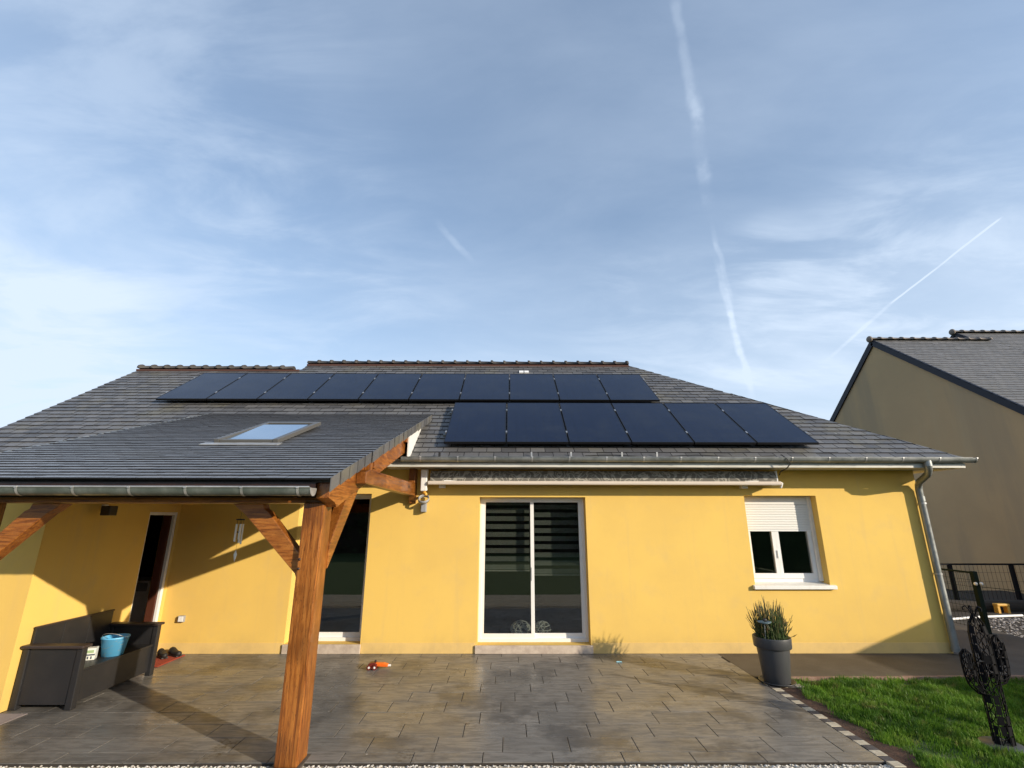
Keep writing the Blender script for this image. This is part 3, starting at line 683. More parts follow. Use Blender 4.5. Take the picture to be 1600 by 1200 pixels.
T = .71; EY, EZ = 7.53, 2.876; RY, RZ = 11.47, 2.876+.71*(11.47-7.53); LY = 11.10; LZ = EZ+T*(LY-EY)
XL, XS, XR, XE = -8.93, -5.03, 3.0, 7.2       # left gable, step of the ridge, ridge end, hip eave
BY = 2*RY-EY
roofb = MB()
roofb.add([(XL, EY, EZ), (XE, EY, EZ), (XR, RY, RZ), (XS, RY, RZ), (XS, LY, LZ), (XL, LY, LZ)], [(0, 1, 2, 3, 4, 5)])
roofb.add([(XE, EY, EZ), (XE, BY, EZ), (XR, RY, RZ)], [(0, 1, 2)])
roofb.add([(XE, BY, EZ), (XS-4, BY, EZ), (XS, RY, RZ), (XR, RY, RZ)], [(0, 1, 2, 3)])
roofb.add([(XL, LY, LZ), (XS, LY, LZ), (XS, RY, RZ), (XS-3.9, BY, EZ), (XL, 2*LY-EY, EZ)], [(0, 1, 2, 3, 4)])
roofb.add([(XL, EY, EZ), (XL, LY, LZ), (XL, 2*LY-EY, EZ)], [(0, 1, 2)])
roof = roofb.build('roof', M['underlay'], house)
sl = math.hypot(1, T)
def covered(c):
    """under the panels or the carport roof"""
    x, y = c.x, c.y
    if -6.9 < x < 3.0 and 9.32 < y < 10.5: return True
    if -1.0 < x < 5.0 and 7.85 < y < 9.1: return True
    if -5.6 < x < -1.5 and y < 9.0: return True
    return False
def ub_main(bv):
    yy = EY+bv/sl
    return (XL if yy <= LY+.001 else XS, XE-(yy-EY)*(XE-XR)/(RY-EY))
slates(roof, M['slate'], (0, EY, EZ), (1, 0, 0), (0, 1, T), (RY-EY)*sl, .165, .235, ub_main, 300, lambda c: not covered(c), .019, .009)
# right hip and back slopes
def ub_hip(bv):
    k_ = bv/((XE-XR)*math.hypot(1, (RZ-EZ)/(XE-XR)))
    return (EY+(RY-EY)*k_, BY-(BY-RY)*k_)
slates(roof, M['slate'], (XE, 0, EZ), (0, 1, 0), (-(XE-XR), 0, RZ-EZ), (XE-XR)*math.hypot(1, (RZ-EZ)/(XE-XR)), .165, .235, ub_hip, 0, lambda c: False)
# ridge tiles
def ridge_tile_mesh(L_, name='ridge_tile', mm='ridge'):
    t = MB(); n = 8
    def arc(x, r): return [(x, -r*math.cos(math.pi*i/n), r*.82*math.sin(math.pi*i/n)-.01) for i in range(n+1)]
    secs = [arc(0, .105), arc(L_*.80, .095), arc(L_*.805, .138), arc(L_*.97, .132), arc(L_, .10)]
    vs = [p for s_ in secs for p in s_]; m_ = n+1
    t.add(vs, [(i*m_+j, i*m_+j+1, (i+1)*m_+j+1, (i+1)*m_+j) for i in range(len(secs)-1) for j in range(n)], 0, True)
    t.add(secs[0], [list(range(m_))]); t.add(secs[-1], [list(range(m_))[::-1]])
    return t.mesh(name, M[mm])
rt = ridge_tile_mesh(.312)
MB().box((XS, RY-.1, RZ-.05), (XR, RY+.1, RZ-.005)).box((XL, LY-.1, LZ-.05), (XS-.02, LY+.1, LZ-.005)).build('ridge_bedding', M['mortar'], roof)
for k in range(26): inst('ridge_tile', rt, (XS+k*.309, RY, RZ+.03), roof, Matrix.Rotation(random.gauss(0, .008), 3, 'Y'))
for k in range(12): inst('ridge_tile', rt, (XL+.02+k*.309+.31, LY, LZ+.03), roof, Matrix.Rotation(math.pi, 3, 'Z') @ Matrix.Rotation(random.gauss(0, .008), 3, 'Y'))
for dx in (0, .125):
    yy = 10.98; MB().beam((.30+dx, yy-.05, EZ+T*(yy-.05-EY)+.03), (.30+dx, yy+.05, EZ+T*(yy+.05-EY)+.03), .105, .03).build('vent_plate', M['pvc'], roof)
# fascia, soffit, gutter
b = MB(); b.box((-1.95, 7.53, 2.745), (7.16, WY-.001, 2.757)); b.box((6.762, WY, 2.745), (7.16, 15.6, 2.757)); b.box((-1.95, 7.523, 2.735), (7.165, 7.545, 2.80)); b.box((7.145, 7.546, 2.735), (7.165, 15.6, 2.80))
b.box((-1.95, 7.545, 2.80), (7.16, 7.58, 2.86)); b.box((7.12, 7.58, 2.80), (7.16, 15.6, 2.86))
b.build('soffit', M['soffit'], house)
def half_gutter(b, x0, x1, y, z, r, mi=0, caps=True, n=10):
    def arc(x, rr): return [(x, y-rr*math.cos(math.pi*i/n), z-rr*math.sin(math.pi*i/n)) for i in range(n+1)]
    A, B_, C_, D_ = arc(x0, r), arc(x1, r), arc(x0, r-.004), arc(x1, r-.004); m_ = n+1
    b.add(A+B_, [(i, i+1, m_+i+1, m_+i) for i in range(n)], mi, True); b.add(C_+D_, [(m_+i, m_+i+1, i+1, i) for i in range(n)], mi, True)
    for s_ in (-1, 1): b.tube([(x0, y+s_*r, z), (x1, y+s_*r, z)], .006, 6, mi)
    if caps: b.add(A, [list(range(m_))], mi); b.add(B_, [list(range(m_))[::-1]], mi)
gy, gz, gr = 7.465, 2.868, .062
b = MB(); half_gutter(b, -1.66, 7.27, gy, gz, gr)
b.beam((-1.66, gy+.03, gz+.02), (7.25, gy+.03, gz+.02), .09, .004)
gut = b.build('gutter', M['zinc'], house)
def strap(x, y, z, r):
    t = MB(); n = 8; w = .012
    a = [(x+dx, y-(r+.004)*math.cos(math.pi*i/n), z-(r+.004)*math.sin(math.pi*i/n)) for dx in (-w, w) for i in range(n+1)]
    t.add(a, [(i, i+1, n+2+i, n+1+i) for i in range(n)], 0, True); t.box((x-w, y-r-.012, z-.004), (x+w, y-r+.02, z+.012)); return t
for k in range(16): strap(-1.36+k*.575, gy, gz, gr).build('gutter_bracket', M['zinc_light'], gut)
# downpipe
pts = [(6.53, gy, gz-.05), (6.53, gy, 2.77), (6.55, gy+.03, 2.70), (6.60, gy+.12, 2.64), (6.68, 7.86, 2.55), (6.72, 7.95, 2.50), (6.73, 7.975, 2.42), (6.735, 7.975, 1.2), (6.745, 7.975, .06)]
dp = MB().tube(pts, .05, 14).tube([(6.745, 7.975, .10), (6.745, 7.975, .04)], .057, 14).tube([(6.734, 7.975, 2.32), (6.734, 7.975, 2.24)], .054, 14).tube([(6.53, gy, gz-.03), (6.53, gy, 2.75)], .056, 14).build('downpipe', M['zinc'], house)
for zz in (2.22, 1.15): MB().tube([(6.738, 7.975, zz), (6.738, 7.975, zz-.025)], .055, 14).box((6.728, 8.0, zz-.02), (6.748, WY+.01, zz-.005)).build('pipe_clip', M['zinc_light'], dp)
# solar cable along the gutter
b = MB(); random.seed(5)
pp = [(x_*.25+1.2, gy+.075+.01*math.sin(x_*1.7), gz+.045+.014*math.sin(x_*1.1)) for x_ in range(13)]
b.tube(pp, .006, 6); b.tube([(4.28, gy+.05, gz+.06), (4.25, gy-.03, gz+.05), (4.30, gy-.075, gz-.02), (4.34, gy-.07, gz-.09), (4.36, 7.55, 2.72), (4.40, 7.8, 2.70), (4.48, 8.0, 2.66)], .008, 6)
b.build('cable', M['black_rubber'], house)
for xx in (.36, .98, 1.78, 2.33): MB().box((xx-.012, gy+.045, gz-.0), (xx+.012, gy+.055, gz+.10)).build('cable_hook', M['zinc_light'], house)
MB().box((-1.09, gy-.02, gz-.02), (-1.06, gy+.03, gz+.08)).build('gutter_joint', M['black_rubber'], gut)

# ================================================================== SOLAR PANELS
un, vn, nn, RP = frame3((1, 0, 0), (0, 1, T))
def pmesh(w, l):
    f = MB(); t = .04; e = .011
    f.box((0, 0, 0), (e, l, t)); f.box((w-e, 0, 0), (w, l, t)); f.box((e, 0, 0), (w-e, e, t)); f.box((e, l-e, 0), (w-e, l, t))
    g_ = MB().box((e, e, .02), (w-e, l-e, t-.002))
    return f.mesh('frame', M['pv_frame']), g_.mesh('cell_glass', M['pv'])
ordn = ['first', 'second', 'third', 'fourth', 'fifth', 'sixth', 'seventh', 'eighth', 'ninth', 'tenth']
def prow(n_, x0, pitch, y0, l, rise, rowname):
    w = pitch-.018; fm, gm = pmesh(w, l)
    for k in range(n_):
        base = Vector((x0+k*pitch, y0, EZ+T*(y0-EY)))+nn*rise
        lab = '%s solar panel from the left in the %s row on the roof' % (ordn[k].capitalize(), rowname)
        lab = lab[0].lower()+lab[1:]
        if k == 0: lab = 'leftmost solar panel of the %s row on the slate roof' % rowname
        if k == n_-1: lab = 'rightmost solar panel of the %s row on the slate roof' % rowname
        p = thing('solar_panel', lab, 'solar panel', base, 'black solar panels on the roof')
        p.rotation_euler = RP.to_euler()
        for nm, me in (('frame', fm), ('cell_glass', gm)):
            o = bpy.data.objects.new(nm, me); COL.objects.link(o); o.parent = p
        for v_ in (.22, .78):
            ends = [w+.009] + ([-.012] if k == 0 else [])
            for e_ in ends:
                o = bpy.data.objects.new('clamp', CLM); COL.objects.link(o); o.parent = p; o.location = (e_, l*v_, .03)
    r = MB()
    for v_ in (.22, .78): 
        q = Vector((0, y0, EZ+T*(y0-EY)))+vn*l*v_+nn*(rise-.025)
        r.beam((x0-.06, q.y, q.z), (x0+n_*pitch+.04, q.y, q.z), .04, .04, 0, nn)
    tag(r.build('mounting_rail', M['zinc'], None), 'mounting rails under the %s row of solar panels' % rowname, 'mounting rail')
CLM = MB().box((-.012, -.03, -.02), (.012, .03, .018)).mesh('clamp', M['clamp'])
prow(10, -6.97, .999, 9.29, 1.60, .095, 'upper')
prow(6, -1.045, 1.016, 7.765, 1.70, .095, 'lower')

# ================================================================== CARPORT
cp = thing('carport', 'open timber carport with slate lean-to roof on an orange post', 'carport', (-1.81, 4.7, 0))
TC = .342; CY, CZ = 4.365, 2.30; CXR, CXL = -1.465, -5.66
YT = (EZ-T*EY-CZ+TC*CY)/(TC-T)
vx = lambda y: -1.585+(y-4.3)*.032          # the right-hand verge runs very slightly out of square

slc = math.hypot(1, TC)
ZT = CZ+TC*(YT-CY)
b = MB(); q_ = [(CY, CZ), (YT, ZT), (YT-.35, ZT-.16), (CY+.02, CZ-.035)]
b.add([(CXL, y_, z_) for y_, z_ in q_]+[(vx(y_), y_, z_) for y_, z_ in q_], [(3, 2, 1, 0), (4, 5, 6, 7), (0, 1, 5, 4), (1, 2, 6, 5), (2, 3, 7, 6), (3, 0, 4, 7)])
croof = b.build('roof', M['underlay'], cp)
b = MB(); nb = 36
for k in range(nb):
    xa = CXL+.05+(-1.62-CXL-.05)*k/nb; xb = CXL+.05+(-1.62-CXL-.05)*(k+1)/nb-.004
    b.add([(xa, CY+.1, CZ-.04+TC*.1), (xb, CY+.1, CZ-.04+TC*.1), (xb, WY, CZ-.04+TC*(WY-CY)), (xa, WY, CZ-.04+TC*(WY-CY))], [(0, 3, 2, 1)])
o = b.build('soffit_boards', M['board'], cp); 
slates(croof, M['slate2'], (0, CY-.045, CZ-.045*TC+.001), (1, 0, 0), (0, 1, TC), (YT-CY+.045)*slc, .112, .22, lambda bv: (CXL, vx(CY-.045+bv/slc)), 300, lambda c: True, .0155, .004, .5)
# hanging slates along the right-hand verge
vl = .235; nv = int((YT-CY-.1)*slc/vl)+1
for k in range(nv):
    y0 = CY-.05+k*vl/slc; y1 = y0+(vl-.012)/slc; z0 = CZ+TC*(y0-CY)+.022; z1 = CZ+TC*(y1-CY)+.022
    if y1 > YT-.15: break
    dx = random.gauss(0, .0025)+.003*(k % 2)
    MB().prism([(y0, z0-.125+random.gauss(0, .003)), (y1, z1-.118), (y1, z1), (y0, z0)], 0, vx((y0+y1)/2)+.003+dx, vx((y0+y1)/2)+.011+dx).build('verge_slate', M['slate'], cp)
# left verge flashing
b = MB()
for k in range(40):
    y0 = CY+.0+k*.115; y1 = y0+.108
    if y1 < YT: b.beam((CXL, y0, CZ+TC*(y0-CY)+.006), (CXL, y1, CZ+TC*(y1-CY)+.012), .03, .012)
b.build('verge_flashing', M['zinc'], cp)['kind'] = 'stuff'
# post with chamfer, braces, beams
b = MB().box((-1.905, 4.60, .0), (-1.715, 4.82, 2.10)); post = b.build('post', M['wood_z'], cp, bevel=.012)
post2 = MB().box((-5.62, 4.60, .0), (-5.43, 4.82, 2.10)).build('post', M['wood_z'], cp, bevel=.012)
MB().box((-1.93, 4.575, -.03), (-1.69, 4.845, .004)).build('post_base', M['concrete'], cp)
plate = MB().box((-5.9, 4.62, 2.092), (-1.70, 4.80, 2.30)).build('front_beam', M['wood_x'], cp, bevel=.008)
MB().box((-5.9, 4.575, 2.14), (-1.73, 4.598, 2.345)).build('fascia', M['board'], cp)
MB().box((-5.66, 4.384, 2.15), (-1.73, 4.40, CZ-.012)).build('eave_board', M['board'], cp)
def xbrace(sx, px):
    # sx +1: the brace climbs to the left of its post at x=px ; outline in x-z
    P = [(0, 1.40), (-.03, 1.475), (-.565, 2.0), (-.60, 2.02), (-.68, 2.088), (-.40, 2.088), (-.385, 2.04), (-.345, 2.02), (-.02, 1.66), (0, 1.64)]
    poly = [(px+sx*a, z) for a, z in P]
    if sx < 0: poly = poly[::-1]
    return MB().prism(poly, 1, 4.65, 4.77).build('brace', M['wood_x'], cp, bevel=.006)
xbrace(1, -1.906)
xbrace(-1, -4.86)
MB().box((-5.0, 4.60, 0), (-4.862, 4.82, 2.10)).build('post', M['wood_z'], cp, bevel=.012)
def rz(y): return CZ+TC*(y-CY)-.045
# outer rafter
rb = lambda y: 2.325+.315*(y-5.51)
MB().prism([(4.44, rz(4.44)-.15), (4.60, rb(4.6)+.06), (4.66, rb(4.66)), (7.52, rb(7.52)), (7.52, rz(7.52)), (4.44, rz(4.44))], 0, -1.735, -1.615).build('rafter', M['wood_y'], cp, bevel=.006)
for k in range(1, 6):
    xx = -1.78-k*.62; MB().prism([(4.55, rz(4.55)-.12), (8.0, rz(8.0)-.12), (8.0, rz(8.0)-.002), (4.55, rz(4.55)-.002)], 0, xx-.04, xx+.04).build('rafter', M['wood_y'], cp)
# side brace post -> rafter
MB().prism([(4.81, 1.50), (4.81, 1.72), (5.24, rb(5.24)+.004), (5.56, rb(5.56)+.004), (5.56, 2.27)], 0, -1.80, -1.70).build('brace', M['wood_y'], cp, bevel=.006)
# tie beam back to the wall, with its king strut and wall post
MB().prism([(5.15, 2.31), (8.18-.14, 2.31), (8.18-.14, 2.51), (5.3, 2.47), (5.15, 2.43)], 0, -1.612, -1.505).build('tie_beam', M['wood_y'], cp, bevel=.008)
MB().box((-1.61, 7.86, 2.511), (-1.51, 7.98, 2.742)).build('strut', M['wood_z'], cp, bevel=.005)
MB().box((-1.61, WY-.075, 2.20), (-1.505, WY-.002, 2.743)).build('wall_plate', M['wood_z'], cp, bevel=.004)
MB().prism([(WY-.16, 2.308), (WY-.002, 2.308), (WY-.002, 2.19), (WY-.06, 2.22)], 0, -1.605, -1.51).build('corbel', M['wood_y'], cp, bevel=.004)
MB().box((-1.612, 5.42, 2.44), (-1.55, 5.52, rz(5.48)-.03)).build('strut', M['wood_z'], cp, bevel=.004)
for yy in (7.30, 5.62):
    MB().box((-1.90, yy, rz(yy)-.17), (-1.56, yy+.11, rz(yy)-.04)).build('purlin', M['wood_x'], cp, bevel=.005)
# bolts / pegs in the post
for zz, yy in ((1.52, 4.598), (1.60, 4.598)):
    MB().lathe([(.0005, -.006), (.011, -.005), (.013, .0)], (-1.885, yy, zz), 10, axis=1).build('peg', M['board'], cp)
# white cheek between the lean-to and the main roof
xc = -1.545
z_m = lambda y: EZ+T*(y-EY)+.01
z_c = lambda y: CZ+TC*(y-CY)-.02
ys = [7.40+i*.13 for i in range(13)]
for i in range(len(ys)-1):
    y0, y1 = ys[i], ys[i+1]-.004
    lo0, lo1 = (2.88 if y0 < EY else z_m(y0)), (2.88 if y1 < EY else z_m(y1))
    if z_c(y0) <= lo0: break
    MB().prism([(y0, lo0), (y1, min(lo1, z_c(y1))), (y1, z_c(y1)), (y0, z_c(y0))], 0, xc-.02, xc+random.uniform(0, .003)).build('cheek_board', M['pvc'], cp)
MB().prism([(7.62, 2.75), (8.0, 2.75), (8.0, 2.88), (7.62, 2.88)], 0, xc-.04, xc-.025).build('cheek_trim', M['soffit'], cp)
# front gutter
b = MB(); gyc, gzc, grc = 4.318, 2.213, .066; half_gutter(b, -6.2, -1.725, gyc, gzc, grc); cg = b.build('gutter', M['zinc_dark'], cp)
MB().tube([(-6.2, gyc-grc-.002, gzc+.006), (-1.73, gyc-grc-.002, gzc+.006)], .0075, 8).build('gutter_lip', M['zinc_light'], cg)
e = MB(); n = 12; e.add([(-1.722, gyc-(grc+.004)*math.cos(math.pi*i/n), gzc-(grc+.004)*math.sin(math.pi*i/n)) for i in range(n+1)]+[(-1.716, gyc-(grc+.004)*math.cos(math.pi*i/n), gzc-(grc+.004)*math.sin(math.pi*i/n)) for i in range(n+1)],
      [list(range(n+1)), list(range(n+1, 2*n+2))[::-1]]+[(i, i+1, n+2+i, n+1+i) for i in range(n)]+[(n, 0, n+1, 2*n+1)]); e.build('end_cap', M['zinc_light'], cg)
for k in range(9): strap(-1.83-k*.485, gyc, gzc, grc).build('gutter_bracket', M['zinc_light'], cg)
# skylight
us, vs_, ns, RS = frame3((1, 0, 0), (0, 1, TC))
SKX0, SKX1, SKY0, SKY1 = -3.67, -2.86, 5.95, 7.25
def SP(a, y, h): q = Vector((a, y, CZ+TC*(y-CY)))+ns*h; return q
b = MB()
fwid = .065
b.beam(SP(SKX0+.04, SKY0, .04), SP(SKX0+.04, SKY1, .075), fwid, .055, 0, ns); b.beam(SP(SKX1-.04, SKY0, .04), SP(SKX1-.04, SKY1, .075), fwid, .055, 0, ns)
b.beam(SP(SKX0+.075, SKY0+.03, .035), SP(SKX1-.075, SKY0+.03, .035), .05, .045, 0, ns); b.beam(SP(SKX0+.075, SKY1-.07, .072), SP(SKX1-.075, SKY1-.07, .072), .12, .06, 0, ns)
skl = b.build('skylight', M['skylight_frame'], cp, bevel=.004)
b = MB(); b.add([SP(SKX0+.082, SKY0+.06, .040), SP(SKX1-.082, SKY0+.06, .040), SP(SKX1-.082, SKY1-.27, .095), SP(SKX0+.082, SKY1-.27, .095), SP(SKX0+.082, SKY0+.06, .02), SP(SKX1-.082, SKY0+.06, .02), SP(SKX1-.082, SKY1-.14, .02), SP(SKX0+.082, SKY1-.14, .02)],
                [(0, 1, 2, 3), (4, 7, 6, 5), (0, 4, 5, 1), (1, 5, 6, 2), (2, 6, 7, 3), (3, 7, 4, 0)]); b.build('pane', M['roofglass'], skl)
MB().beam(SP(SKX0-.09, SKY0-.07, .02), SP(SKX1+.05, SKY0-.07, .02), .13, .012, 0, ns).build('flashing', M['zinc_light'], skl)
MB().beam(SP(SKX0+.08, SKY1-.20, .07), SP(SKX1-.08, SKY1-.20, .07), .13, .02, 0, ns).build('blind_cover', M['black_metal'], skl)

# ================================================================== AWNING
aw = thing('awning', 'retracted awning with grey scroll patterned fabric under the gutter', 'awning', (1.5, WY, 2.5))
AX0, AX1 = -1.285, 4.365
MB().prism([(7.79, 2.535), (7.795, 2.535), (7.80, 2.62), (7.85, 2.70), (7.845, 2.705), (7.792, 2.625)], 0, AX0+.03, AX1-.05).build('fabric', M['awning'], aw)
MB().tube([(AX0+.04, 7.90, 2.655), (AX1-.05, 7.90, 2.655)], .045, 14).build('roller', M['awning'], aw)
MB().prism([(7.755, 2.482), (7.80, 2.478), (7.81, 2.52), (7.80, 2.538), (7.765, 2.538), (7.75, 2.51)], 0, AX0, AX1).build('front_bar', M['cream'], aw, bevel=.006)
MB().prism([(7.78, 2.72), (7.93, 2.73), (7.93, 2.40), (7.80, 2.38)], 0, AX0-.12, AX0-.02).build('gear_housing', M['pvc'], aw, bevel=.012)
MB().tube([(AX0-.07, 7.85, 2.38), (AX0-.05, 7.83, 2.34)], .028, 10).ball((AX0-.035, 7.82, 2.335), .028, 8).build('crank_eye', M['yellow_plastic'], aw)
MB().box((AX1-.05, 7.79, 2.48), (AX1-.03, 7.96, 2.71)).build('end_plate', M['pvc'], aw, bevel=.004)
MB().tube([(AX1-.02, 7.78, 2.53), (AX1+.02, 7.78, 2.51), (AX1+.0, 7.80, 2.44)], .016, 8).build('arm_joint', M['pvc'], aw)
MB().box((AX0+.0, 7.95, 2.58), (AX1-.03, 7.98, 2.62)).build('back_bar', M['black_metal'], aw)
for xx in (AX0+.15, AX1-.55): MB().box((xx, 7.96, 2.44), (xx+.1, WY-.001, 2.70)).build('wall_bracket', M['pvc'], aw, bevel=.004)
b = MB()
for s_ in (0, 1):
    xa, xb = ((AX0+.2, 1.3), (AX1-.3, 1.8))[s_]
    b.tube([(xa, 7.93, 2.55), (xb, 7.86, 2.54), (xa+.05*(1-2*s_), 7.80, 2.535)], .02, 8)
b.build('folding_arm', M['pvc'], aw)

# ================================================================== NEIGHBOUR
nh = thing('neighbour_house', 'tall neighbouring house with blank brown gable and slate roof', 'house', (13.2, 16.2, 0))
NX = 13.2; AY, AZ = 16.2, 8.12; TN = .805; EYN = 9.7; BYN = 2*AY-EYN
MB().prism([(EYN+.4, -.05), (BYN-.4, -.05), (BYN-.4, AZ-TN*(AY-EYN-.4)), (AY, AZ), (EYN+.4, AZ-TN*(AY-EYN-.4))], 0, NX, NX+12).build('wall', M['grey_wall'], nh)
def roof_block(x0, x1, ay, az, ey, nbest, bl=None):
    t0 = .10
    r = MB()
    r.add([(x0-.06, ey, az-TN*(ay-ey)+t0), (x1, ey, az-TN*(ay-ey)+t0), (x1, ay, az+t0), (x0-.06, ay, az+t0), (x0-.06, 2*ay-ey, az-TN*(ay-ey)+t0), (x1, 2*ay-ey, az-TN*(ay-ey)+t0)], [(0, 1, 2, 3), (3, 2, 5, 4)])
    ro = r.build('roof', M['underlay'], nh)
    L0 = (ay-ey)*math.hypot(1, TN)
    slates(ro, M['slate3'], (x0-.06, ey, az-TN*(ay-ey)+t0), (1, 0, 0), (0, 1, TN), L0, .17, .24, lambda b_: (0, x1-x0), nbest, lambda c: True, .014)
    rm = ridge_tile_mesh(.40, 'ridge_tile', 'ridge_pale')
    for k in range(int((x1-x0)/.4)): inst('ridge_tile', rm, (x0-.1+k*.40, ay, az+t0+.03), ro)
    MB().ball((x0-.10, ay, az+t0+.04), (.08, .12, .12), 10).build('ridge_end', M['ridge_pale'], ro)
    for s_ in (-1, 1):
        p = (x0-.03, ay, az+.01); dl = bl or (ay-ey); q = (x0-.03, ay+s_*dl, az-TN*dl+.01)
        MB().beam(p, q, .06, .20).build('bargeboard', M['verge_blue'], nh)
    return ro
roof_block(NX, NX+4.4, AY, AZ, EYN, 60)
roof_block(NX+3.95, NX+12, AY+.85, AZ+.64, EYN+.0, 0, .95)
MB().prism([(AY-2.0, AZ-TN*2.0-.1), (AY+3.7, AZ-TN*2.0-.1), (AY+.85, AZ+.70)], 0, NX+4.0, NX+4.05).build('wall', M['verge_blue'], nh)
MB().beam((NX+4.3, AY-1.1, AZ-.72), (NX+4.9, AY-1.1, AZ-.72), .25, .08).build('roof_vent', M['slate3'], nh)

# ================================================================== FENCES, PIPE, YELLOW BIT
fc = thing('fence', 'black metal fence with thin rails before the brown gable', 'fence', (11.9, 12.0, 0))
MB().box((8.2, 11.975, .92), (13.1, 12.02, .955)).build('top_rail', M['black_metal'], fc)
for xx in (9.0, 10.45, 11.92, 13.05): MB().box((xx-.035, 11.97, -.05), (xx+.035, 12.04, .95)).build('post', M['black_metal'], fc)
b = MB()
for k in range(49): b.box((8.2+k*.1, 11.995, .02), (8.204+k*.1, 11.999, .92))
for zz in (.15, .35, .55, .75): b.box((8.2, 12.0, zz), (13.1, 12.004, zz+.004))
b.build('wire_mesh', M['black_metal'], fc)
fg = thing('fence', 'dark green wire mesh fence ending at a thick post by the house', 'fence', (8.55, 9.35, 0))
MB().box((8.51, 9.31, -.05), (8.59, 9.39, 1.04)).build('post', M['fence_green'], fg, bevel=.004)
b = MB()
for k in range(52): b.box((8.549, 9.39+k*.08, .05), (8.553, 9.394+k*.08, 1.0))
for k in range(9): b.box((8.545, 9.39, .06+k*.117), (8.549, 13.5, .065+k*.117))
b.build('wire_mesh', M['fence_green'], fg)
MB().box((8.535, 9.39, 1.0), (8.565, 13.5, 1.03)).build('top_rail', M['fence_green'], fg)
MB().tube([(8.55, 9.31, .78), (9.2, 8.1, .77), (9.8, 7.0, .76)], .005, 5).build('wire', M['fence_green'], fg)
MB().ball((8.50, 9.30, .83), .03, 6).ball((8.60, 9.30, .83), .03, 6).build('insulator', M['sill_white'], fg)
tag(MB().tube([(9.0, 10.62, .0), (9.8, 10.85, .0), (10.9, 11.02, .0)], .024, 10).build('pipe', M['pvc']), 'white plastic pipe lying behind the gravel patch', 'pipe')
ys_ = thing('step_stool', 'small yellow plastic stool standing before the black fence', 'stool', (11.5, 11.7, .1))
MB().box((10.88, 11.5, .10), (11.16, 11.62, .15)).build('seat', M['yellow_plastic'], ys_, bevel=.01)
for xx in (10.885, 11.10): MB().box((xx, 11.51, -.05), (xx+.05, 11.61, .10)).build('leg', M['yellow_plastic'], ys_)

# ================================================================== THINGS ON THE PATIO
# --- storage bench along the wing wall
bn = thing('storage_bench', 'charcoal storage bench with solid arms against the yellow side wall', 'bench', (-4.95, 6.45, 0))
bx0, bx1, by0, by1 = -5.275, -4.62, 5.83, 7.06
def armside(y0, y1, nm):
    MB().box((bx0+.03, y0+.015, .05), (bx1-.04, y1-.015, .585)).build('side_panel', M['bench'], bn)
    for xx in (bx0, bx1-.07): MB().prism([(xx+.0, 0), (xx+.07, 0), (xx+.065, .59), (xx+.005, .59)], 1, y0, y1).build('leg', M['bench'], bn, bevel=.006)
    MB().box((bx0-.01, y0-.03, .59), (bx1+.015, y1+.03, .622)).build('armrest', M['bench_edge'], bn, bevel=.010)
armside(by0, by0+.07, 'near'); armside(by1-.07, by1, 'far')
MB().box((bx1-.06, by0+.072, .05), (bx1-.04, by1-.072, .345)).build('front_panel', M['bench'], bn)
MB().box((bx0+.05, by0+.072, .345), (bx1-.02, by1-.072, .372)).build('seat', M['bench'], bn, bevel=.006)
for i in range(3):
    y0 = by0+.075+i*.362; MB().box((bx0+.005, y0, .372), (bx0+.03, y0+.358, .775)).build('back_panel', M['bench'], bn, bevel=.004)
MB().box((bx0+.003, by0+.07, .775), (bx0+.04, by1-.07, .792)).build('top_rail', M['bench_edge'], bn, bevel=.004)
# bucket
bk = thing('bucket', 'blue plastic bucket smeared with plaster on the bench seat', 'bucket', (-4.77, 6.47, .373))
MB().lathe([(.0005, .004), (.10, .004), (.104, 0), (.108, 0), (.137, .188), (.143, .190), (.143, .205), (.130, .205), (.104, .012), (.0005, .012)], (-4.77, 6.47, .373), 28).build('body', M['bucket'], bk)
MB().tube([(-4.77+.143*math.cos(a), 6.47+.143*math.sin(a)-.03*math.sin(a), .373+.175-.08*math.sin(a)) for a in [math.pi*(1+i/12) for i in range(13)]][::1], .003, 6).build('handle', M['zinc_light'], bk)
# carton
bc = thing('carton', 'small white printed carton standing beside the blue bucket', 'box', (-4.90, 6.27, .373))
RC = Matrix.Rotation(math.radians(24), 3, 'Z'); cc = Vector((-4.90, 6.27, .373))
def rbox(a, c, m, nm, par, bev=0.):
    t = MB().box(a, c); t.v = [tuple(cc+RC @ Vector(p)) for p in t.v]; return t.build(nm, m, par, bev)
rbox((-.075, -.05, 0), (.075, .05, .125), M['white_card'], 'body', bc, .003)
rbox((-.062, -.0515, .048), (.074, -.0505, .064), M['ink'], 'print', bc); rbox((-.03, -.0515, .075), (.06, -.0505, .105), M['green_print'], 'print', bc)
for k in range(4): rbox((-.06+k*.032, -.0515, .012), (-.045+k*.032, -.0505, .040), M['ink'], 'print', bc)
br = MB().tube([(-5.02, 6.20, .42), (-5.08, 6.17, .52)], .006, 8).ball((-5.085, 6.167, .53), .012, 6).tube([(-5.015, 6.203, .41), (-4.99, 6.215, .373)], .012, 8)
tag(br.build('brush', M['grey_plastic']), 'thin brush leaning behind the white carton on the bench', 'brush')
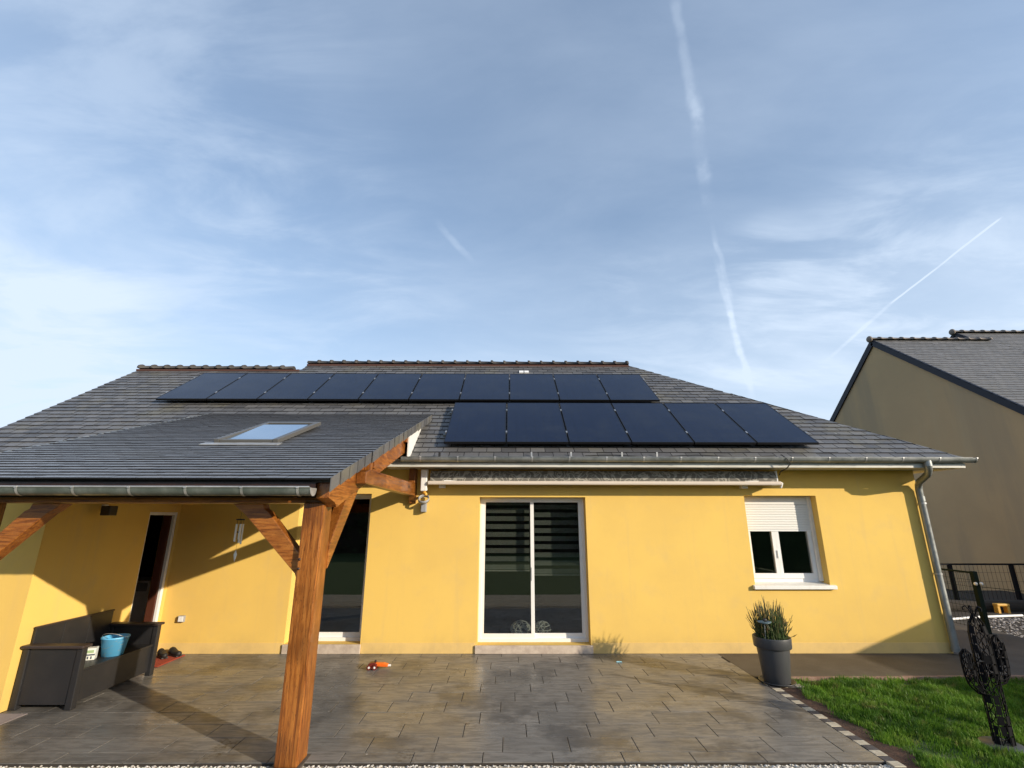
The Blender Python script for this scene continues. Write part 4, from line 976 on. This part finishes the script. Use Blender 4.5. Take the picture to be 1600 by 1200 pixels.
# doormat and clogs
tag(MB().box((-5.27, 7.36, .002), (-4.78, 7.95, .014)).build('doormat', M['red_mat'], bevel=.004), 'red doormat in the corner behind the bench', 'doormat')
def clog(x, y, a, lab):
    c = thing('clog', lab, 'shoe', (x, y, .014), 'black clogs on the mat'); R_ = Matrix.Rotation(a, 3, 'Z')
    t = MB(); n = 12; secs = []
    for k in range(9):
        u_ = k/8; yy = -.135+.27*u_; w = .054*(math.sin(math.pi*min(1, .12+u_*.88))**.45)*(.82+.3*u_); h = (.07 if u_ < .45 else .07+.04*math.sin((u_-.45)/.55*math.pi))*(1 if u_ < .95 else .6)
        secs.append([(w*math.cos(2*math.pi*j/n), yy, .5*h+.5*h*math.sin(2*math.pi*j/n)+.004) for j in range(n)])
    vs2 = [tuple(Vector((x, y, .014))+R_ @ Vector(p)) for s_ in secs for p in s_]
    t.add(vs2, [(i*n+j, i*n+(j+1) % n, (i+1)*n+(j+1) % n, (i+1)*n+j) for i in range(8) for j in range(n)]+[list(range(n))[::-1], [8*n+j for j in range(n)]], 0, True)
    t.build('upper', M['black_rubber'], c)
    t = MB().box((-.042, -.13, 0), (.042, .12, .018)); t.v = [tuple(Vector((x, y, .0145))+R_ @ Vector(p)) for p in t.v]; t.build('sole', M['lamp_dark'], c, .004)
clog(-5.03, 7.80, .9, 'black clog at the front of the red mat, nearer the bench'); clog(-4.91, 7.89, 1.1, 'black clog at the back of the red mat, nearer the wall')
# toy
ty = thing('toy', 'orange plastic toy with dark wheels lying on the patio tiles', 'toy', (-1.75, 7.28, 0))
MB().prism([(-1.86, .045), (-1.70, .03), (-1.63, .028), (-1.62, .055), (-1.68, .075), (-1.80, .078), (-1.86, .065)], 1, 7.26, 7.33).build('body', M['orange'], ty, bevel=.008)
MB().prism([(-1.90, .03), (-1.80, .03), (-1.76, .06), (-1.80, .085), (-1.88, .075)], 1, 7.245, 7.35).build('cab', M['orange_dark'], ty, bevel=.008)
MB().tube([(-1.625, 7.295, .042), (-1.59, 7.295, .042)], .014, 10).build('tip', M['pvc'], ty)
for xx, yy in ((-1.865, 7.235), (-1.79, 7.235), (-1.865, 7.36), (-1.79, 7.36)):
    w_ = MB().tube([(xx, yy-.014, .032), (xx, yy+.014, .032)], .032, 14).build('wheel', M['orange_dark'], ty); MB().tube([(xx, yy-.0165, .032), (xx, yy-.0145, .032)], .014, 10).build('hub', M['pvc'], w_)
MB().ball((-1.80, 7.30, .092), .016, 8).build('knob', M['black_rubber'], ty)
cpn = MB().box((1.535, 7.575, .002), (1.615, 7.59, .016)).box((1.54, 7.592, .002), (1.61, 7.604, .014))
tag(cpn.build('clothes_peg', M['pale_blue'], bevel=.003), 'pale blue plastic peg lying on the patio tiles', 'clothes peg')

# --- potted rush
px, py = 3.345, 6.70
pp_ = thing('potted_plant', 'tall anthracite pot of upright green rushes at the patio corner', 'potted plant', (px, py, 0))
MB().lathe([(.0005, .006), (.17, .006), (.205, .03), (.212, .032), (.212, .024), (.175, .002), (.0005, .002)], (px, py, .001), 32).build('saucer', M['pot'], pp_)
MB().lathe([(.0005, .012), (.148, .012), (.152, .018), (.190, .395), (.190, .402), (.214, .402), (.218, .408), (.224, .515), (.222, .522), (.210, .522), (.204, .47), (.0005, .47)], (px, py, .003), 36).build('pot', M['pot'], pp_)
MB().lathe([(.0005, .49), (.12, .487), (.205, .475)], (px, py, .0), 20).build('soil', M['pot_soil'], pp_)
b = MB(); tp = MB(); random.seed(11)
for k in range(330):
    r = .17*math.sqrt(random.random()); a = random.uniform(0, 6.28); h = random.uniform(.22, .47)*(1.12-.9*(r/.17)**2*.5)
    if random.random() < .25: h *= .6
    lx, ly = r*math.cos(a)*random.uniform(.0, .5)+random.gauss(0, .045), r*math.sin(a)*random.uniform(.0, .5)+random.gauss(0, .045)
    p0 = Vector((px+r*math.cos(a), py+r*math.sin(a), .48)); p1 = p0+Vector((lx*random.uniform(.1, .6), ly*random.uniform(.1, .6), h*.55)); p2 = p0+Vector((lx, ly, h))
    b.tube([p0, p1, p2], .0042, 4, 0, False, True, .0022)
    if random.random() < .55: tp.tube([p0+(p2-p0)*.74+Vector((0, 0, 0)), p2, p2+(p2-p1)*.12], .0036, 4, 0, False, True, .001)
o = b.build('rushes', M['reed'], pp_); o['kind'] = 'stuff'
o = tp.build('dry_tips', M['reed_tip'], pp_); o['kind'] = 'stuff'
og = thing('plant_ornament', 'blue grey dish ornament on a stick in the rush pot', 'ornament', (px-.13, py-.10, .48))
MB().lathe([(.0005, -.012), (.05, -.008), (.075, .006), (.082, .016), (.07, .012), (.0005, .0)], (px-.135, py-.14, .705), 18).build('dish', M['ornament'], og)
MB().tube([(px-.13, py-.10, .46), (px-.135, py-.14, .70)], .005, 6).build('stick', M['grey_plastic'], og)
MB().ball((px-.12, py-.13, .735), (.03, .02, .02), 8).build('bird', M['lamp_dark'], og)

# --- metal cactus sculpture
cs = thing('cactus_sculpture', 'black openwork metal cactus sculpture standing in the lawn', 'sculpture', (4.46, 4.985, 0))
MB().lathe([(.0005, .012), (.155, .012), (.165, .004), (.165, -.03), (.0005, -.03)], (4.44, 4.985, .004), 28).build('base', M['pot'], cs)
CYS = 4.985
def lobe(name, pts, wid, n_rib=3):
    """inflated openwork lobe: outline loops plus ribs and plates between them; pts is the centre line, wid the half width"""
    pts = [Vector((p[0], CYS, p[1])) for p in pts]; b_ = MB(); k_ = len(pts); L_ = 9
    def cross(i):
        t_ = i/(k_-1); d = (pts[min(i+1, k_-1)]-pts[max(i-1, 0)]).normalized(); x_ = Vector((d.z, 0, -d.x)); y_ = Vector((0, 1, 0))
        w_ = wid*(1 if t_ < .8 else max(.22, math.sqrt(max(0, 1-((t_-.8)/.2)**2)))); return pts[i], x_, y_, w_
    rings = []
    for j in range(8):
        a = 2*math.pi*j/8; line = []
        for i in range(k_):
            c_, x_, y_, w_ = cross(i); line.append(c_+x_*w_*math.cos(a)+y_*w_*.8*math.sin(a))
        rings.append(line); b_.tube(line, .0065 if j % 4 == 0 else .0038, 5)
    for j in range(8):
        A, B_ = rings[j], rings[(j+1) % 8]
        for i in range(k_-1):
            if random.random() < .46:
                q = [A[i].lerp(B_[i], random.uniform(.05, .3)), A[i].lerp(B_[i], random.uniform(.7, .95)), A[i+1].lerp(B_[i+1], random.uniform(.7, .95))*.85+A[i].lerp(B_[i], .8)*.15, A[i+1].lerp(B_[i+1], random.uniform(.05, .3))*.85+A[i].lerp(B_[i], .2)*.15]
                nrm = (q[1]-q[0]).cross(q[3]-q[0]).normalized()*.003
                b_.add([p+nrm for p in q]+[p-nrm for p in q], [(0, 1, 2, 3), (7, 6, 5, 4), (0, 4, 5, 1), (1, 5, 6, 2), (2, 6, 7, 3), (3, 7, 4, 0)])
            else: b_.tube([A[i], (A[i]+B_[i+1])/2+Vector((random.gauss(0, .006), 0, random.gauss(0, .006))), B_[i+1]], .004, 4)
    return b_.build(name, M['black_metal'], cs)
random.seed(3)
lobe('trunk', [(4.465, .012+i*.082) for i in range(14)], .082)
lobe('arm', [(4.42, .44), (4.36, .455), (4.315, .50), (4.30, .56), (4.298, .62), (4.297, .68), (4.297, .74), (4.297, .78)], .05)
lobe('arm', [(4.51, .52), (4.575, .535), (4.61, .58), (4.62, .64), (4.622, .71), (4.622, .78), (4.622, .84), (4.622, .90)], .052)
b = MB()
for a in (0, 1.3, 2.5, 3.9, 5.1):
    d = Vector((math.cos(a), math.sin(a)*.8, 0)); b.tube([Vector((4.465, CYS, 1.06))+d*.01, Vector((4.465, CYS, 1.12))+d*.03, Vector((4.465, CYS, 1.15))+d*.055, Vector((4.465, CYS, 1.135))+d*.08, Vector((4.465, CYS, 1.11))+d*.075], .006, 6)
b.build('flower', M['black_metal'], cs)

# ================================================================== SMALL THINGS ON WALLS
rl = thing('wall_ring', 'grey ring on a stub bracket under the awning end', 'wall fitting', (-1.365, WY, 2.2))
R_ = []
for i in range(25):
    a = 2*math.pi*i/24; R_.append((-1.368+.078*math.cos(a), 7.93+.078*math.sin(a), 2.275))
t = MB(); n = 24
prof = [(.069, -.022), (.079, -.022), (.080, .0), (.079, .022), (.069, .022), (.068, 0), (.069, -.022)]
t.lathe(prof, (0, 0, 0), 28)
tilt = Matrix.Rotation(math.radians(42), 3, 'X').to_4x4().to_3x3()*1.15
t.v = [tuple(Vector((-1.368, 7.945, 2.262))+tilt @ Vector(p)) for p in t.v]; t.build('ring', M['grey_plastic'], rl)
MB().box((-1.41, 7.955, 2.06), (-1.325, WY-.001, 2.20)).build('bracket', M['grey_plastic'], rl, bevel=.01)
sk = thing('wall_socket', 'white square outdoor socket low on the yellow wall', 'socket', (-4.97, WY, .48))
MB().box((-5.02, WY-.045, .44), (-4.93, WY-.001, .53)).build('body', M['grey_plastic'], sk, bevel=.006); MB().box((-5.012, WY-.055, .448), (-4.938, WY-.0455, .522)).build('cover', M['pvc'], sk, bevel=.004)
wl = thing('wall_lamp', 'dark spotlight high on the side wall under the carport', 'lamp', (-5.28, 6.42, 2.05))
MB().box((-5.19, 6.33, 1.99), (-5.07, 6.46, 2.11)).build('housing', M['lamp_dark'], wl, bevel=.01)
MB().tube([(-5.299, 6.50, 2.09), (-5.24, 6.49, 2.09), (-5.19, 6.44, 2.10)], .016, 8).build('arm', M['pvc'], wl)
MB().box((-5.299, 6.47, 2.05), (-5.28, 6.56, 2.13)).build('wall_plate', M['pvc'], wl)
wc = thing('wind_chime', 'silver tube wind chime hanging under the carport beam', 'wind chime', (-2.79, 5.2, 1.94))
MB().lathe([(.0005, .0), (.04, .0), (.042, .012), (.0005, .014)], (-2.79, 5.2, 1.938), 16).build('disc', M['black_rubber'], wc)
MB().tube([(-2.79, 5.2, 1.95), (-2.79, 5.2, rz(5.2)-.002)], .0015, 5).build('cord', M['black_rubber'], wc)
for k in range(5):
    a = 2*math.pi*k/5+.4; xx, yy = -2.79+.032*math.cos(a), 5.2+.032*math.sin(a); zl = 1.70+.012*k
    MB().tube([(xx, yy, 1.90), (xx, yy, zl)], .009, 8).build('chime_tube', M['chime'], wc); MB().tube([(xx, yy, 1.94), (xx, yy, 1.90)], .001, 4).build('cord', M['black_rubber'], wc)
MB().ball((-2.79, 5.2, 1.82), (.018, .018, .008), 8).build('clapper', M['lamp_dark'], wc)
MB().tube([(-2.79, 5.2, 1.94), (-2.79, 5.2, 1.64)], .001, 4).build('cord', M['black_rubber'], wc)
MB().prism([(-2.806, 1.60), (-2.79, 1.53), (-2.774, 1.60), (-2.79, 1.645)], 1, 5.197, 5.201).build('sail', M['chime'], wc)

# --- roller blinds behind the patio door, and the openwork ornament
def blind(x0, x1, zb, zt, n_, lab):
    bl = thing('roller_blind', lab, 'blind', ((x0+x1)/2, WY+.36, zt))
    for k in range(n_):
        z0 = zb+.02+k*.128; MB().box((x0, WY+.36, z0), (x1, WY+.362, min(z0+.076, zt))).build('fabric_band', M['blind'], bl)
    MB().tube([(x0, WY+.361, zb), (x1, WY+.361, zb)], .011, 8).build('bottom_rail', M['blind_edge'], bl)
    MB().tube([(x0, WY+.385, zt), (x1, WY+.385, zt)], .03, 10).build('roller', M['blind_edge'], bl)
blind(-.43, .355, 1.135, 2.27, 9, 'striped roller blind behind the left pane of the sliding door')
blind(.42, 1.22, 1.07, 2.27, 9, 'striped roller blind behind the right pane of the sliding door')
ow = thing('openwork_ornament', 'white openwork bowls standing inside behind the sliding door', 'ornament', (.38, WY+.40, .115))
def lattice(c, r, par):
    bm = bmesh.new(); bmesh.ops.create_icosphere(bm, subdivisions=2, radius=1); t_ = MB()
    for e in bm.edges:
        a, q = [Vector((v.co.x*r[0], v.co.y*r[1], v.co.z*r[2]))+Vector(c) for v in e.verts]
        if random.random() < .85: t_.tube([a, q], .010, 4, 0, False)
    bm.free(); return t_.build('bowl', M['lace'], par)
lattice((.20, WY+.42, .25), (.16, .12, .13), ow); lattice((.55, WY+.42, .25), (.14, .12, .12), ow)

# ================================================================== GARDEN BEHIND THE CAMERA (seen in the glass) AND AN ADDED SHADOW SCREEN
def hedge(name, x0, x1, y0, y1, h, n_, lab, leaf=.11):
    hd = thing(name, lab, 'hedge', ((x0+x1)/2, (y0+y1)/2, -.06))
    V, F = [], []
    for i in range(n_):
        x, y, z = random.uniform(x0, x1), random.uniform(y0, y1), h*random.random()**.8
        if random.random() < .7:
            s_ = random.randrange(3)
            if s_ == 0: z = h+random.gauss(0, .04)
            elif s_ == 1: y = random.choice((y0, y1))+random.gauss(0, .05)
            else: x = random.choice((x0, x1))+random.gauss(0, .05)
        a = Vector((random.gauss(0, 1), random.gauss(0, 1), random.gauss(0, .6))).normalized()*leaf*random.uniform(.6, 1.2); q = a.orthogonal().normalized()*leaf*.5
        q.rotate(Matrix.Rotation(random.uniform(0, 6.28), 3, a)); c = Vector((x, y, z)); bb = len(V)
        V += [tuple(c-a), tuple(c+q), tuple(c+a), tuple(c-q)]; F.append((bb, bb+1, bb+2, bb+3))
    me = bpy.data.meshes.new('foliage'); me.from_pydata(V, [], F); me.materials.append(M['hedge']); o = bpy.data.objects.new('foliage', me); COL.objects.link(o); adopt(o, hd); o['kind'] = 'stuff'
    MB().box((x0+.12, y0+.12, -.06), (x1-.12, y1-.12, h-.12)).build('branches', M['bark'], hd)
sf = thing('shadow_screen', 'unseen green screen added beside the lawn to cast a soft wall shadow', 'fence', (10.6, -2, -.05))  # out of view; added to cast the soft shadow at the wall's lower right
for k in range(9): MB().box((10.60, -13+k*2.62, -.05), (10.66, -12.94+k*2.62, 1.97)).build('post', M['fence_green'], sf)  # posts of the added shadow screen
MB().box((10.595, -13, .0), (10.599, 8.12, 1.97)).build('shade_sheet', M['shade_sheet'], sf)
MB().tube([(10.61, -13, 1.965), (10.61, 8.12, 1.965)], .006, 6).build('shadow_screen_wire', M['fence_green'], sf)
hedge('hedge', -30, 30, -15.5, -14.2, 3.2, 26000, 'tall dark hedge across the end of the garden', .2)
